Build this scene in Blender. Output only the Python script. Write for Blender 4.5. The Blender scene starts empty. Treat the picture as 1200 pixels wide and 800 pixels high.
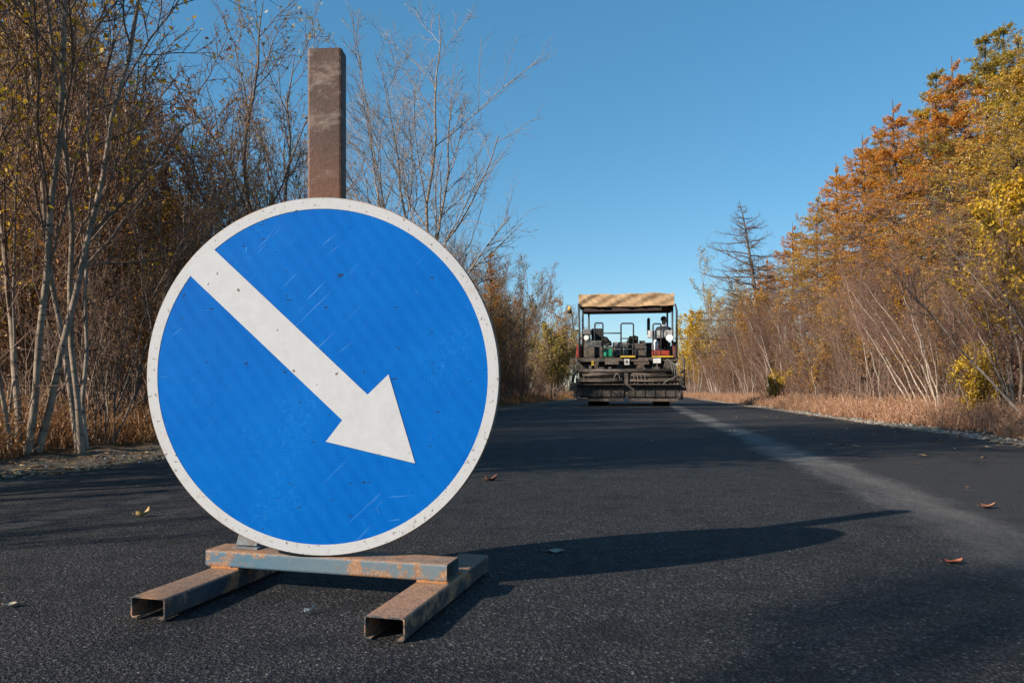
import bpy, bmesh, math
import numpy as np
from mathutils import Vector, Matrix
R = math.radians
SC = bpy.context.scene
COL = SC.collection

# ---------------------------------------------------------------- camera, sky, sun, exposure
CAM_H, F, HOR, YAW = 0.50, 870.0, 458.0, R(9.65)
cam_d = bpy.data.cameras.new("camera")
cam = bpy.data.objects.new("camera", cam_d); COL.objects.link(cam)
cam.location = (0, 0, CAM_H); cam.rotation_euler = (R(90), 0, YAW)
cam_d.sensor_width = 36; cam_d.lens = 36 * F / 1200
cam_d.shift_y = (HOR - 400) / 1200
cam_d.clip_start = 0.05; cam_d.clip_end = 6000
SC.camera = cam

SUN_EL = R(29.0)
SUN_XY = Vector((-0.763, -0.647)).normalized()      # towards the sun, on the ground
SUN_AZ = math.atan2(SUN_XY.x, SUN_XY.y)
world = bpy.data.worlds.new("World"); SC.world = world; world.use_nodes = True
wn = world.node_tree; wn.nodes.clear()
sky = wn.nodes.new("ShaderNodeTexSky"); sky.sky_type = 'NISHITA'; sky.sun_disc = False
sky.sun_elevation = SUN_EL; sky.sun_rotation = SUN_AZ
sky.altitude = 300; sky.air_density = 1.0; sky.dust_density = 0.25; sky.ozone_density = 1.8
hsv = wn.nodes.new("ShaderNodeHueSaturation"); hsv.inputs['Hue'].default_value = .486; hsv.inputs['Saturation'].default_value = 1.24
bg = wn.nodes.new("ShaderNodeBackground"); bg.inputs[1].default_value = 0.106
wo = wn.nodes.new("ShaderNodeOutputWorld")
wn.links.new(sky.outputs[0], hsv.inputs['Color']); 
even = wn.nodes.new("ShaderNodeMix"); even.data_type = 'RGBA'; even.inputs[0].default_value = .33     # clear autumn sky, evenly blue
even.inputs[7].default_value = (.62, 2.30, 4.45, 1)
wn.links.new(hsv.outputs[0], even.inputs[6]); wn.links.new(even.outputs[2], bg.inputs[0]); wn.links.new(bg.outputs[0], wo.inputs[0])

sun_d = bpy.data.lights.new("sun", 'SUN'); sun_d.energy = 5.0; sun_d.angle = R(0.53); sun_d.color = (1.0, 0.90, 0.76)
sun = bpy.data.objects.new("sun", sun_d); COL.objects.link(sun)
ldir = Vector((-SUN_XY.x * math.cos(SUN_EL), -SUN_XY.y * math.cos(SUN_EL), -math.sin(SUN_EL)))
sun.rotation_euler = ldir.to_track_quat('-Z', 'Y').to_euler(); sun.location = (-20, -20, 20)

SC.view_settings.view_transform = 'Standard'; SC.view_settings.look = 'None'
SC.view_settings.gamma = 1; SC.view_settings.use_curve_mapping = False
SC.view_settings.exposure = 0.52
SC.render.engine = 'CYCLES'
SC.cycles.max_bounces = 6; SC.cycles.diffuse_bounces = 3; SC.cycles.glossy_bounces = 2
SC.cycles.transparent_max_bounces = 4; SC.cycles.use_denoising = True
SC.cycles.caustics_reflective = False; SC.cycles.caustics_refractive = False

# ---------------------------------------------------------------- where a picture point lies in the place
_r = np.array([math.cos(YAW), math.sin(YAW), 0]); _f = np.array([-math.sin(YAW), math.cos(YAW), 0])
def ray(px, py): return _r * (px - 600) / F + _f + np.array([0, 0, (HOR - py) / F])
def at_y(px, py, Y): d = ray(px, py); return d * (Y / d[1]) + np.array([0, 0, CAM_H])
def at_z(px, py, Z=0.0): d = ray(px, py); return d * ((Z - CAM_H) / d[2]) + np.array([0, 0, CAM_H])
def on_x(px, X): d = ray(px, HOR); return (X, d[1] * X / d[0])

# ---------------------------------------------------------------- materials
def mat(name):
    m = bpy.data.materials.new(name); m.use_nodes = True
    nt = m.node_tree; b = nt.nodes["Principled BSDF"]
    return m, nt, b
def N(nt, t, **kw):
    n = nt.nodes.new(t)
    for k, v in kw.items():
        if k.startswith('i_'):
            key = k[2:]; key = int(key) if key.isdigit() else key.replace('_', ' ')
            n.inputs[key].default_value = v
        else: setattr(n, k, v)
    return n
def L(nt, a, b): nt.links.new(a, b)
def ramp(nt, fac, stops, interp='LINEAR'):
    r = nt.nodes.new("ShaderNodeValToRGB"); r.color_ramp.interpolation = interp
    e = r.color_ramp.elements
    while len(e) < len(stops): e.new(0.5)
    for i, (p, c) in enumerate(stops):
        e[i].position = p; e[i].color = (c, c, c, 1) if isinstance(c, (int, float)) else (*c, 1)
    L(nt, fac, r.inputs[0]); return r.outputs[0]
def mix(nt, fac, a, b, mode='MIX'):
    n = nt.nodes.new("ShaderNodeMix"); n.data_type = 'RGBA'; n.blend_type = mode
    for i, v in ((0, fac), (6, a), (7, b)):
        if hasattr(v, 'links'): L(nt, v, n.inputs[i])
        elif isinstance(v, (int, float)): n.inputs[i].default_value = v
        else: n.inputs[i].default_value = (*v, 1)
    return n.outputs[2]
def noise(nt, scale, vec=None, detail=4, rough=.55, dist=0):
    n = N(nt, "ShaderNodeTexNoise", i_Scale=scale, i_Detail=detail, i_Roughness=rough, i_Distortion=dist)
    if vec is not None: L(nt, vec, n.inputs['Vector'])
    return n.outputs['Fac']
def coords(nt, kind='Object'): return nt.nodes.new("ShaderNodeTexCoord").outputs[kind]
def mapping(nt, vec, scale=(1, 1, 1), rot=(0, 0, 0)):
    m = N(nt, "ShaderNodeMapping"); m.inputs['Scale'].default_value = scale; m.inputs['Rotation'].default_value = rot
    L(nt, vec, m.inputs['Vector']); return m.outputs[0]
def math_n(nt, op, a, b=None, clamp=False):
    n = N(nt, "ShaderNodeMath", operation=op); n.use_clamp = clamp
    for i, v in ((0, a), (1, b)):
        if v is None: continue
        if hasattr(v, 'links'): L(nt, v, n.inputs[i])
        else: n.inputs[i].default_value = v
    return n.outputs[0]
def bump(nt, b, h, strength=.3, dist=.01):
    n = N(nt, "ShaderNodeBump", i_Strength=strength, i_Distance=dist); L(nt, h, n.inputs['Height']); L(nt, n.outputs[0], b.inputs['Normal'])

def m_plain(name, col, rough=.6, metal=0, var=.25, scale=8, dirt=None, dirt_amt=.45):
    """paint or metal with uneven tone, dirt blotches and a little bump"""
    m, nt, b = mat(name); co = coords(nt)
    n1 = noise(nt, scale, co, 6, .65)
    c = mix(nt, ramp(nt, n1, [(.3, 0), (.7, 1)]), tuple(x * (1 - var) for x in col), tuple(min(1, x * (1 + var)) for x in col))
    if dirt:
        n2 = noise(nt, scale * .6, co, 8, .7, .4)
        c = mix(nt, ramp(nt, n2, [(.62 - dirt_amt * .4, 0), (.66, 1)]), c, dirt)
    L(nt, c, b.inputs['Base Color']); b.inputs['Metallic'].default_value = metal
    L(nt, ramp(nt, n1, [(.2, max(0, rough - .12)), (.8, min(1, rough + .12))]), b.inputs['Roughness'])
    bump(nt, b, n1, .15, .004)
    return m

def m_leaf(name, stops, trans=.35, shift=.5):
    """leaves: tone by leaf (face attribute) and by tree (object random)"""
    m, nt, b = mat(name); nt.nodes.remove(b)
    a = N(nt, "ShaderNodeAttribute", attribute_name="tone")
    oi = nt.nodes.new("ShaderNodeObjectInfo")
    f = math_n(nt, 'ADD', math_n(nt, 'MULTIPLY', a.outputs['Fac'], 1 - shift * .6), math_n(nt, 'MULTIPLY', oi.outputs['Random'], shift * .6))
    c = ramp(nt, f, stops)
    d = nt.nodes.new("ShaderNodeBsdfDiffuse"); t = nt.nodes.new("ShaderNodeBsdfTranslucent"); g = N(nt, "ShaderNodeBsdfGlossy", i_Roughness=.5)
    ms = N(nt, "ShaderNodeMixShader"); ms.inputs[0].default_value = trans
    L(nt, c, d.inputs[0]); L(nt, c, t.inputs[0]); L(nt, d.outputs[0], ms.inputs[1]); L(nt, t.outputs[0], ms.inputs[2])
    ms2 = N(nt, "ShaderNodeMixShader"); ms2.inputs[0].default_value = .04
    L(nt, ms.outputs[0], ms2.inputs[1]); L(nt, g.outputs[0], ms2.inputs[2])
    L(nt, ms2.outputs[0], nt.nodes["Material Output"].inputs[0])
    return m

def m_bark(name, base, dark, band=0.0, scale=6):
    m, nt, b = mat(name); co = coords(nt)
    n1 = noise(nt, scale, mapping(nt, co, (2, 2, .6)), 6, .7)
    c = mix(nt, ramp(nt, n1, [(.35, 0), (.65, 1)]), dark, base)
    if band:
        n2 = noise(nt, 4, mapping(nt, co, (1.5, 1.5, 7)), 4, .7)
        c = mix(nt, ramp(nt, n2, [(.60 - band * .1, 0), (.63, 1)]), c, (.05, .04, .035))
    oi = nt.nodes.new("ShaderNodeObjectInfo")
    c = mix(nt, math_n(nt, 'MULTIPLY', oi.outputs['Random'], .45), c, dark)
    L(nt, c, b.inputs['Base Color']); b.inputs['Roughness'].default_value = .85
    bump(nt, b, n1, .5, .01)
    return m
def m_twig(name, a, b_):
    m, nt, b = mat(name)
    oi = nt.nodes.new("ShaderNodeObjectInfo")
    at = N(nt, "ShaderNodeAttribute", attribute_name="tone")
    f = math_n(nt, 'ADD', math_n(nt, 'MULTIPLY', at.outputs['Fac'], .6), math_n(nt, 'MULTIPLY', oi.outputs['Random'], .4))
    L(nt, mix(nt, f, a, b_), b.inputs['Base Color']); b.inputs['Roughness'].default_value = .75
    b.inputs['Specular IOR Level'].default_value = .3
    return m

M = {}
def build_asphalt():
    m, nt, b = mat("asphalt"); co = coords(nt)
    sx = N(nt, "ShaderNodeSeparateXYZ"); L(nt, co, sx.inputs[0]); X, Y = sx.outputs[0], sx.outputs[1]
    v = N(nt, "ShaderNodeTexVoronoi", i_Scale=240.0); L(nt, co, v.inputs['Vector'])
    v2 = N(nt, "ShaderNodeTexVoronoi", i_Scale=105.0); L(nt, co, v2.inputs['Vector'])
    nf = noise(nt, 260, co, 2); nb = noise(nt, 1.1, co, 5, .6); nm = noise(nt, 14, co, 5, .7)
    sep = N(nt, "ShaderNodeSeparateColor"); L(nt, v.outputs['Color'], sep.inputs[0])
    sep2 = N(nt, "ShaderNodeSeparateColor"); L(nt, v2.outputs['Color'], sep2.inputs[0])
    base = mix(nt, ramp(nt, sep.outputs[0], [(0, 0), (1, 1)]), (.022, .0215, .023), (.092, .086, .087))
    base = mix(nt, ramp(nt, nb, [(.35, 0), (.65, .5)]), base, (.030, .029, .030))
    # pale stones showing through the binder
    st = math_n(nt, 'MULTIPLY', ramp(nt, sep2.outputs[1], [(.93, 0), (.94, 1)]), ramp(nt, v2.outputs['Distance'], [(.24, 1), (.38, 0)]))
    base = mix(nt, math_n(nt, 'MULTIPLY', st, .6), base, (.34, .32, .30))
    st2 = ramp(nt, sep.outputs[1], [(.88, 0), (.90, 1)])
    base = mix(nt, math_n(nt, 'MULTIPLY', st2, .38), base, (.20, .185, .175))
    pit = ramp(nt, sep.outputs[2], [(.80, 0), (.84, 1)])
    base = mix(nt, math_n(nt, 'MULTIPLY', pit, .8), base, (.008, .008, .009))
    blot = ramp(nt, noise(nt, 5.5, co, 7, .75), [(.36, .75), (.5, 0)])
    base = mix(nt, blot, base, (.013, .013, .014))
    base = mix(nt, ramp(nt, v2.outputs['Distance'], [(.34, 0), (.62, .8)]), base, (.008, .008, .009))
    # right lane: older, greyer mat
    wob = math_n(nt, 'MULTIPLY', math_n(nt, 'SUBTRACT', noise(nt, .45, co, 3), .5), .5)
    Xw = math_n(nt, 'ADD', X, wob)
    def band(x0, w, soft):
        d = math_n(nt, 'ABSOLUTE', math_n(nt, 'SUBTRACT', Xw, x0))
        mr = N(nt, "ShaderNodeMapRange", interpolation_type='SMOOTHSTEP'); L(nt, d, mr.inputs[0])
        mr.inputs[1].default_value = w; mr.inputs[2].default_value = w + soft; mr.inputs[3].default_value = 1; mr.inputs[4].default_value = 0
        return mr.outputs[0]
    right = N(nt, "ShaderNodeMapRange", interpolation_type='SMOOTHSTEP'); L(nt, Xw, right.inputs[0])
    right.inputs[1].default_value = .95; right.inputs[2].default_value = 1.3
    base = mix(nt, math_n(nt, 'MULTIPLY', right.outputs[0], .55), base, mix(nt, nm, (.034, .031, .030), (.076, .070, .067)))
    grit = ramp(nt, noise(nt, 42, co, 4, .8), [(.30, .25), (.62, 1)])
    streak = ramp(nt, noise(nt, 2.2, mapping(nt, co, (1, .35, 1)), 6, .7), [(.32, .25), (.58, 1)])
    near = N(nt, "ShaderNodeMapRange", interpolation_type='SMOOTHSTEP'); L(nt, Y, near.inputs[0])
    near.inputs[1].default_value = 1.2; near.inputs[2].default_value = 5.5; near.inputs[3].default_value = .18; near.inputs[4].default_value = 1
    grit2 = ramp(nt, noise(nt, 9, co, 6, .8), [(.36, .2), (.56, 1)])
    brk = math_n(nt, 'ADD', math_n(nt, 'MULTIPLY', math_n(nt, 'SUBTRACT', noise(nt, 6, mapping(nt, co, (1, .35, 1)), 8, .75), .5), 1.9), math_n(nt, 'MULTIPLY', math_n(nt, 'SUBTRACT', noise(nt, 70, co, 3, .8), .5), 1.6))
    soft = ramp(nt, math_n(nt, 'ADD', band(1.20, .04, .34), math_n(nt, 'MULTIPLY', brk, .8)), [(.42, 0), (1.0, 1)])
    soft = math_n(nt, 'MULTIPLY', soft, ramp(nt, band(1.20, .04, .40), [(0, 0), (.25, 1)]))
    dust = math_n(nt, 'MULTIPLY', math_n(nt, 'MULTIPLY', soft, streak), math_n(nt, 'MULTIPLY', near.outputs[0], grit))
    base = mix(nt, math_n(nt, 'MULTIPLY', dust, .70), base, (.33, .305, .28))
    d2 = math_n(nt, 'MULTIPLY', math_n(nt, 'MULTIPLY', band(-2.35, .02, .10), grit), streak)
    base = mix(nt, math_n(nt, 'MULTIPLY', d2, .33), base, (.20, .185, .17))
    d3 = math_n(nt, 'MULTIPLY', math_n(nt, 'MULTIPLY', band(-1.95, .01, .14), grit), ramp(nt, noise(nt, .9, co), [(.45, 0), (.6, 1)]))
    base = mix(nt, math_n(nt, 'MULTIPLY', d3, .20), base, (.20, .185, .17))
    # sandy dust blown over both edges
    edge = N(nt, "ShaderNodeMapRange", interpolation_type='SMOOTHSTEP'); L(nt, math_n(nt, 'ABSOLUTE', Xw), edge.inputs[0])
    edge.inputs[1].default_value = 3.15; edge.inputs[2].default_value = 3.75
    base = mix(nt, math_n(nt, 'MULTIPLY', math_n(nt, 'MULTIPLY', edge.outputs[0], grit), .35), base, (.22, .20, .18))
    L(nt, base, b.inputs['Base Color'])
    L(nt, ramp(nt, nm, [(.3, .62), (.7, .86)]), b.inputs['Roughness']); b.inputs['Specular IOR Level'].default_value = .24
    roll = noise(nt, 1.0, mapping(nt, co, (5.0, .10, 1)), 5, .65)
    base = mix(nt, ramp(nt, roll, [(.34, .55), (.52, 0)]), base, (.013, .013, .014))
    base = mix(nt, ramp(nt, roll, [(.55, 0), (.74, .22)]), base, (.12, .11, .105))
    seam = math_n(nt, 'MULTIPLY', band(.99, .004, .012), ramp(nt, noise(nt, 3, co, 4), [(.4, .2), (.6, 1)]))
    base = mix(nt, math_n(nt, 'MULTIPLY', seam, .7), base, (.010, .010, .010))
    h = math_n(nt, 'ADD', math_n(nt, 'MULTIPLY', v.outputs['Distance'], -.8), math_n(nt, 'MULTIPLY', nm, 1.6))
    h = math_n(nt, 'ADD', h, math_n(nt, 'MULTIPLY', nf, 1.6))
    h = math_n(nt, 'ADD', h, math_n(nt, 'MULTIPLY', v2.outputs['Distance'], -1.3))
    bump(nt, b, h, .8, .008)
    return m
M['asphalt'] = build_asphalt()

def build_ground():
    m, nt, b = mat("ground"); co = coords(nt)
    sx = N(nt, "ShaderNodeSeparateXYZ"); L(nt, co, sx.inputs[0])
    n1 = noise(nt, 3.2, co, 8, .72); n2 = noise(nt, 30, co, 6, .75); n3 = noise(nt, .8, co, 4)
    v = N(nt, "ShaderNodeTexVoronoi", i_Scale=38.0); L(nt, co, v.inputs['Vector'])
    sep = N(nt, "ShaderNodeSeparateColor"); L(nt, v.outputs['Color'], sep.inputs[0])
    litter = mix(nt, ramp(nt, n2, [(.35, 0), (.65, 1)]), (.060, .036, .020), (.20, .115, .055))
    litter = mix(nt, ramp(nt, n1, [(.4, 0), (.65, .7)]), litter, (.11, .07, .04))
    grav = mix(nt, sep.outputs[0], (.105, .082, .062), (.27, .225, .18))
    grav = mix(nt, ramp(nt, n1, [(.38, 0), (.62, .75)]), grav, (.17, .14, .11))
    w = math_n(nt, 'MULTIPLY', math_n(nt, 'SUBTRACT', n3, .5), 1.0)
    w = math_n(nt, 'ADD', w, math_n(nt, 'MULTIPLY', math_n(nt, 'SUBTRACT', n1, .5), .7))
    cx = math_n(nt, 'ADD', sx.outputs[0], .30)           # left shoulder is wider than the right one
    d = math_n(nt, 'ADD', math_n(nt, 'ABSOLUTE', cx), w)
    mr = N(nt, "ShaderNodeMapRange", interpolation_type='SMOOTHSTEP'); L(nt, d, mr.inputs[0])
    mr.inputs[1].default_value = 4.35; mr.inputs[2].default_value = 4.95
    L(nt, mix(nt, mr.outputs[0], grav, litter), b.inputs['Base Color'])
    b.inputs['Roughness'].default_value = .95; b.inputs['Specular IOR Level'].default_value = .15
    h = math_n(nt, 'ADD', math_n(nt, 'MULTIPLY', v.outputs['Distance'], -.8), math_n(nt, 'MULTIPLY', n2, 1.4))
    bump(nt, b, h, 1.0, .04)
    return m
M['ground'] = build_ground()

def m_stone():
    m, nt, b = mat("stone"); a = N(nt, "ShaderNodeAttribute", attribute_name="tone")
    L(nt, ramp(nt, a.outputs['Fac'], [(0, (.085, .072, .06)), (.6, (.19, .165, .14)), (1, (.36, .33, .29))]), b.inputs['Base Color'])
    b.inputs['Roughness'].default_value = .9; return m
M['stone'] = m_stone()

# bark, twigs, leaves
M['bark_grey'] = m_bark("bark_grey", (.42, .325, .245), (.15, .11, .082), .45)
M['bark_dark'] = m_bark("bark_dark", (.24, .175, .13), (.085, .062, .048))
M['bark_white'] = m_bark("bark_white", (.60, .50, .41), (.27, .20, .155), .75, 5)
M['bark_larch'] = m_bark("bark_larch", (.17, .12, .09), (.06, .045, .036))
M['twig_brown'] = m_twig("twig_brown", (.10, .062, .043), (.32, .21, .15))
M['twig_red'] = m_twig("twig_red", (.095, .050, .036), (.33, .20, .145))
M['twig_pale'] = m_twig("twig_pale", (.25, .20, .165), (.44, .37, .32))
M['twig_larch'] = m_twig("twig_larch", (.09, .058, .042), (.22, .145, .105))
M['leaf_yellow'] = m_leaf("leaf_yellow", [(0, (.42, .21, .010)), (.5, (.64, .39, .018)), (1, (.74, .55, .05))])
M['leaf_rust'] = m_leaf("leaf_rust", [(0, (.14, .055, .022)), (.5, (.33, .14, .045)), (1, (.50, .27, .07))])
M['leaf_mustard'] = m_leaf("leaf_mustard", [(0, (.16, .12, .02)), (.5, (.33, .24, .035)), (1, (.48, .36, .06))])
M['leaf_gold'] = m_leaf("leaf_gold", [(0, (.30, .115, .012)), (.5, (.54, .25, .02)), (1, (.66, .40, .035))])
M['leaf_brown'] = m_leaf("leaf_brown", [(0, (.09, .045, .025)), (.5, (.21, .105, .05)), (1, (.32, .19, .075))])
M['leaf_olive'] = m_leaf("leaf_olive", [(0, (.07, .065, .018)), (.5, (.17, .14, .03)), (1, (.32, .24, .05))])
M['leaf_pale'] = m_leaf("leaf_pale", [(0, (.28, .24, .12)), (.5, (.42, .36, .18)), (1, (.60, .52, .32))])
M['needle_gold'] = m_leaf("needle_gold", [(0, (.32, .16, .012)), (.45, (.60, .34, .022)), (1, (.78, .52, .045))], .45, .45)
M['needle_orange'] = m_leaf("needle_orange", [(0, (.40, .13, .010)), (.5, (.68, .26, .015)), (1, (.76, .40, .03))], .45, .45)
M['needle_olive'] = m_leaf("needle_olive", [(0, (.20, .155, .014)), (.5, (.44, .31, .02)), (1, (.66, .46, .04))], .45, .45)
M['grass_dry'] = m_leaf("grass_dry", [(0, (.23, .095, .052)), (.5, (.48, .25, .14)), (1, (.70, .47, .29))], .3, 0)
M['grass_rust'] = m_leaf("grass_rust", [(0, (.13, .052, .022)), (.5, (.33, .15, .055)), (1, (.52, .32, .14))], .3, 0)

# ---------------------------------------------------------------- mesh helpers
def tag(o, label=None, cat=None, group=None, kind=None):
    if label: o['label'] = label
    if cat: o['category'] = cat
    if group: o['group'] = group
    if kind: o['kind'] = kind
    return o
def empty(name, loc, rz=0.0, scale=1.0):
    o = bpy.data.objects.new(name, None); COL.objects.link(o)
    o.location = loc; o.rotation_euler = (0, 0, rz); o.scale = (scale,) * 3; o.empty_display_size = .2
    return o
def np_mesh(name, V, Q, material, tone=None, smooth=True):
    me = bpy.data.meshes.new(name)
    V = np.asarray(V, np.float32).reshape(-1, 3); Q = np.asarray(Q, np.int32).reshape(-1, 4)
    me.vertices.add(len(V)); me.vertices.foreach_set("co", V.ravel())
    me.loops.add(Q.size); me.loops.foreach_set("vertex_index", Q.ravel())
    me.polygons.add(len(Q)); me.polygons.foreach_set("loop_start", np.arange(0, Q.size, 4, dtype=np.int32))
    me.polygons.foreach_set("use_smooth", np.full(len(Q), smooth))
    if tone is not None:
        a = me.attributes.new("tone", 'FLOAT', 'FACE'); a.data.foreach_set("value", np.asarray(tone, np.float32))
    me.materials.append(material); me.update(calc_edges=True)
    return me
def link(name, me, parent=None):
    o = bpy.data.objects.new(name, me); COL.objects.link(o)
    if parent: o.parent = parent
    return o

class MB:
    """collects boxes, tubes, discs ... and links them as one mesh object"""
    def __init__(s): s.bm = bmesh.new()
    def box(s, c, size, rot=None, bev=0.0):
        r = bmesh.ops.create_cube(s.bm, size=1)['verts']
        bmesh.ops.scale(s.bm, vec=size, verts=r)
        if bev:
            ed = list({e for v in r for e in v.link_edges})
            r2 = bmesh.ops.bevel(s.bm, geom=ed, offset=bev, segments=2, affect='EDGES', profile=.6)
            r = list({v for f in r2['faces'] for v in f.verts} | {v for v in r if v.is_valid})
        if rot is not None: bmesh.ops.rotate(s.bm, cent=(0, 0, 0), matrix=rot, verts=r)
        bmesh.ops.translate(s.bm, vec=c, verts=r); return s
    def span(s, a, b, bev=0.0):
        a, b = np.minimum(a, b), np.maximum(a, b)
        return s.box(tuple((a + b) / 2), tuple(b - a), bev=bev)
    def tube(s, pts, r, sides=8, closed=False):
        pts = [Vector(p) for p in pts]; rr = r if hasattr(r, '__len__') else [r] * len(pts)
        rings = []; ref = None; n = len(pts)
        for i, p in enumerate(pts):
            t = (pts[min(i + 1, n - 1)] - pts[max(i - 1, 0)]).normalized()
            if ref is None:
                ref = t.orthogonal().normalized()
            ref = (ref - t * ref.dot(t)).normalized(); b = t.cross(ref)
            rings.append([s.bm.verts.new(p + (ref * math.cos(k * 2 * math.pi / sides) + b * math.sin(k * 2 * math.pi / sides)) * rr[i]) for k in range(sides)])
        for a, b in zip(rings, rings[1:]):
            for k in range(sides): s.bm.faces.new((a[k], a[(k + 1) % sides], b[(k + 1) % sides], b[k])).smooth = True
        s.bm.faces.new(rings[0][::-1]); s.bm.faces.new(rings[-1]); return s
    def prism(s, prof, axis, a, b):
        """extrude a 2D outline along an axis (0 x, 1 y, 2 z) from a to b"""
        o = [i for i in range(3) if i != axis]
        def v(p, t):
            q = [0, 0, 0]; q[o[0]] = p[0]; q[o[1]] = p[1]; q[axis] = t; return s.bm.verts.new(q)
        A = [v(p, a) for p in prof]; B = [v(p, b) for p in prof]; n = len(prof)
        s.bm.faces.new(A); s.bm.faces.new(B[::-1])
        for k in range(n): s.bm.faces.new((A[k], B[k], B[(k + 1) % n], A[(k + 1) % n]))
        return s
    def build(s, name, material, parent=None, off=None, smooth=False):
        bmesh.ops.recalc_face_normals(s.bm, faces=s.bm.faces[:])
        me = bpy.data.meshes.new(name); 
        if off is not None: bmesh.ops.translate(s.bm, vec=[-x for x in off], verts=s.bm.verts[:])
        if smooth:
            for f in s.bm.faces: f.smooth = True
        s.bm.to_mesh(me); s.bm.free()
        for m in (material if isinstance(material, (list, tuple)) else [material]): me.materials.append(m)
        return link(name, me, parent)

# ---------------------------------------------------------------- growing trees (numpy, whole branch levels at a time)
def nrm(v): return v / (np.linalg.norm(v, axis=-1, keepdims=True) + 1e-9)
def stem(rng, base, H, r, lean=(0, 0), curve=.1, K=12, wig=.03, tip=.12):
    t = np.linspace(0, 1, K)[:, None]
    w = np.cumsum(rng.normal(0, wig, (K, 2)), 0) * H * .25; w -= w[0]
    b = rng.normal(0, curve, 2) * H
    P = np.zeros((K, 3)); P[:, :2] = np.array(base)[:2] + t * np.array(lean) * H + (t ** 2) * b + w
    P[:, 2] = base[2] + t[:, 0] * H
    Rr = r * (1 - t[:, 0]) ** .8 * (1 - tip) + r * tip
    Rr[0] *= 1.25
    return P, Rr
def grow(rng, P, Rr, n, t0, t1, L0, L1, ang, up, K, wig, rr, rmin, bend=0.0, flat=0.0, rtip=.5):
    B, Kp, _ = P.shape
    idx = np.repeat(np.arange(B), n); T = len(idx)
    t = np.clip(t0 + (t1 - t0) * ((np.tile(np.arange(n), B) + rng.random(T)) / n), 0, .999)
    k = t * (Kp - 1); i = k.astype(int); fr = (k - i)[:, None]
    p0 = P[idx, i] * (1 - fr) + P[idx, i + 1] * fr
    tg = nrm(P[idx, i + 1] - P[idx, i])
    pl = np.linalg.norm(np.diff(P, axis=1), axis=2).sum(1)[idx]
    Ln = pl * (L0 + (L1 - L0) * t) * rng.uniform(.65, 1.25, T)
    q = rng.normal(size=(T, 3)); q[:, 2] *= (1 - flat); q = nrm(q - tg * (q * tg).sum(1, keepdims=True))
    a = rng.normal(ang, ang * .22, T)[:, None]
    d = np.cos(a) * tg + np.sin(a) * q; d[:, 2] += up; d = nrm(d)
    Rp = (Rr[idx, i] * (1 - fr[:, 0]) + Rr[idx, i + 1] * fr[:, 0])
    r0 = np.maximum(Rp * rr * rng.uniform(.8, 1.1, T), rmin)
    out = np.zeros((T, K, 3)); out[:, 0] = p0; st = (Ln / (K - 1))[:, None]
    for j in range(1, K):
        d = d + rng.normal(0, wig, (T, 3)); d[:, 2] += bend / K; d = nrm(d)
        out[:, j] = out[:, j - 1] + d * st
    s = np.linspace(0, 1, K)[None]
    R2 = r0[:, None] * (1 - s * (1 - rtip)); R2 = np.maximum(R2, rmin * (1 - .5 * s))
    return out, R2
def tubes(P, Rr, S):
    B, K, _ = P.shape
    ch = nrm(P[:, -1] - P[:, 0])
    ref = np.where(np.abs(ch[:, 2:3]) > .9, np.array([[1., 0, 0]]), np.array([[0, 0, 1.]]))
    a = nrm(np.cross(ch, ref)); b = np.cross(ch, a)
    th = np.arange(S) * 2 * np.pi / S
    ring = a[:, None, :] * np.cos(th)[None, :, None] + b[:, None, :] * np.sin(th)[None, :, None]
    V = P[:, :, None, :] + Rr[:, :, None, None] * ring[:, None]
    base = (np.arange(B)[:, None, None] * K + np.arange(K - 1)[None, :, None]) * S
    s0 = np.arange(S)[None, None]; s1 = (s0 + 1) % S
    Q = np.stack([base + s0, base + s1, base + S + s1, base + S + s0], -1)
    return V.reshape(-1, 3), Q.reshape(-1, 4)
def join(parts):
    Vs, Qs, T, o = [], [], [], 0
    for V, Q, t in parts:
        Vs.append(V); Qs.append(Q + o); T.append(t); o += len(V)
    return np.concatenate(Vs), np.concatenate(Qs), np.concatenate(T)
def tube_part(rng, lv):
    out = []
    for P, Rr, S in lv:
        V, Q = tubes(P, Rr, S); K = P.shape[1]
        out.append((V, Q, np.repeat(rng.random(len(P)), (K - 1) * S)))
    return join(out)
def leaves(rng, P, per, size, aspect=.55, droop=.3, keep=1.0, t0=.2, spread=.03):
    B, K, _ = P.shape
    idx = np.repeat(np.arange(B), per)
    if keep < 1: idx = idx[rng.random(len(idx)) < keep]
    T = len(idx); t = np.clip(rng.uniform(t0, 1, T), 0, .999) * (K - 1); i = t.astype(int); fr = (t - i)[:, None]
    p = P[idx, i] * (1 - fr) + P[idx, i + 1] * fr + rng.normal(0, spread, (T, 3))
    d = rng.normal(size=(T, 3)); d[:, 2] -= droop; d = nrm(d)
    w = nrm(np.cross(d, rng.normal(size=(T, 3)))); s = (size * rng.uniform(.6, 1.35, T))[:, None]
    V = np.stack([p, p + d * s * .5 + w * s * aspect * .5, p + d * s, p + d * s * .5 - w * s * aspect * .5], 1)
    return V.reshape(-1, 3), np.arange(T * 4).reshape(-1, 4), np.clip(rng.normal(.5, .25, T), 0, 1)

def proto(name, trunk, branch, leaf=None):
    """three meshes of one kind of tree, shared by every copy; trunk/branch/leaf = (V, Q, tone, material)"""
    d = {'trunk': np_mesh(name + "_trunk", *trunk[:2], trunk[3], trunk[2]), 'branches': np_mesh(name + "_branches", *branch[:2], branch[3], branch[2])}
    if leaf: d['leaves'] = np_mesh(name + "_leaves", *leaf[:2], leaf[3], leaf[2], smooth=False)
    return d

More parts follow.
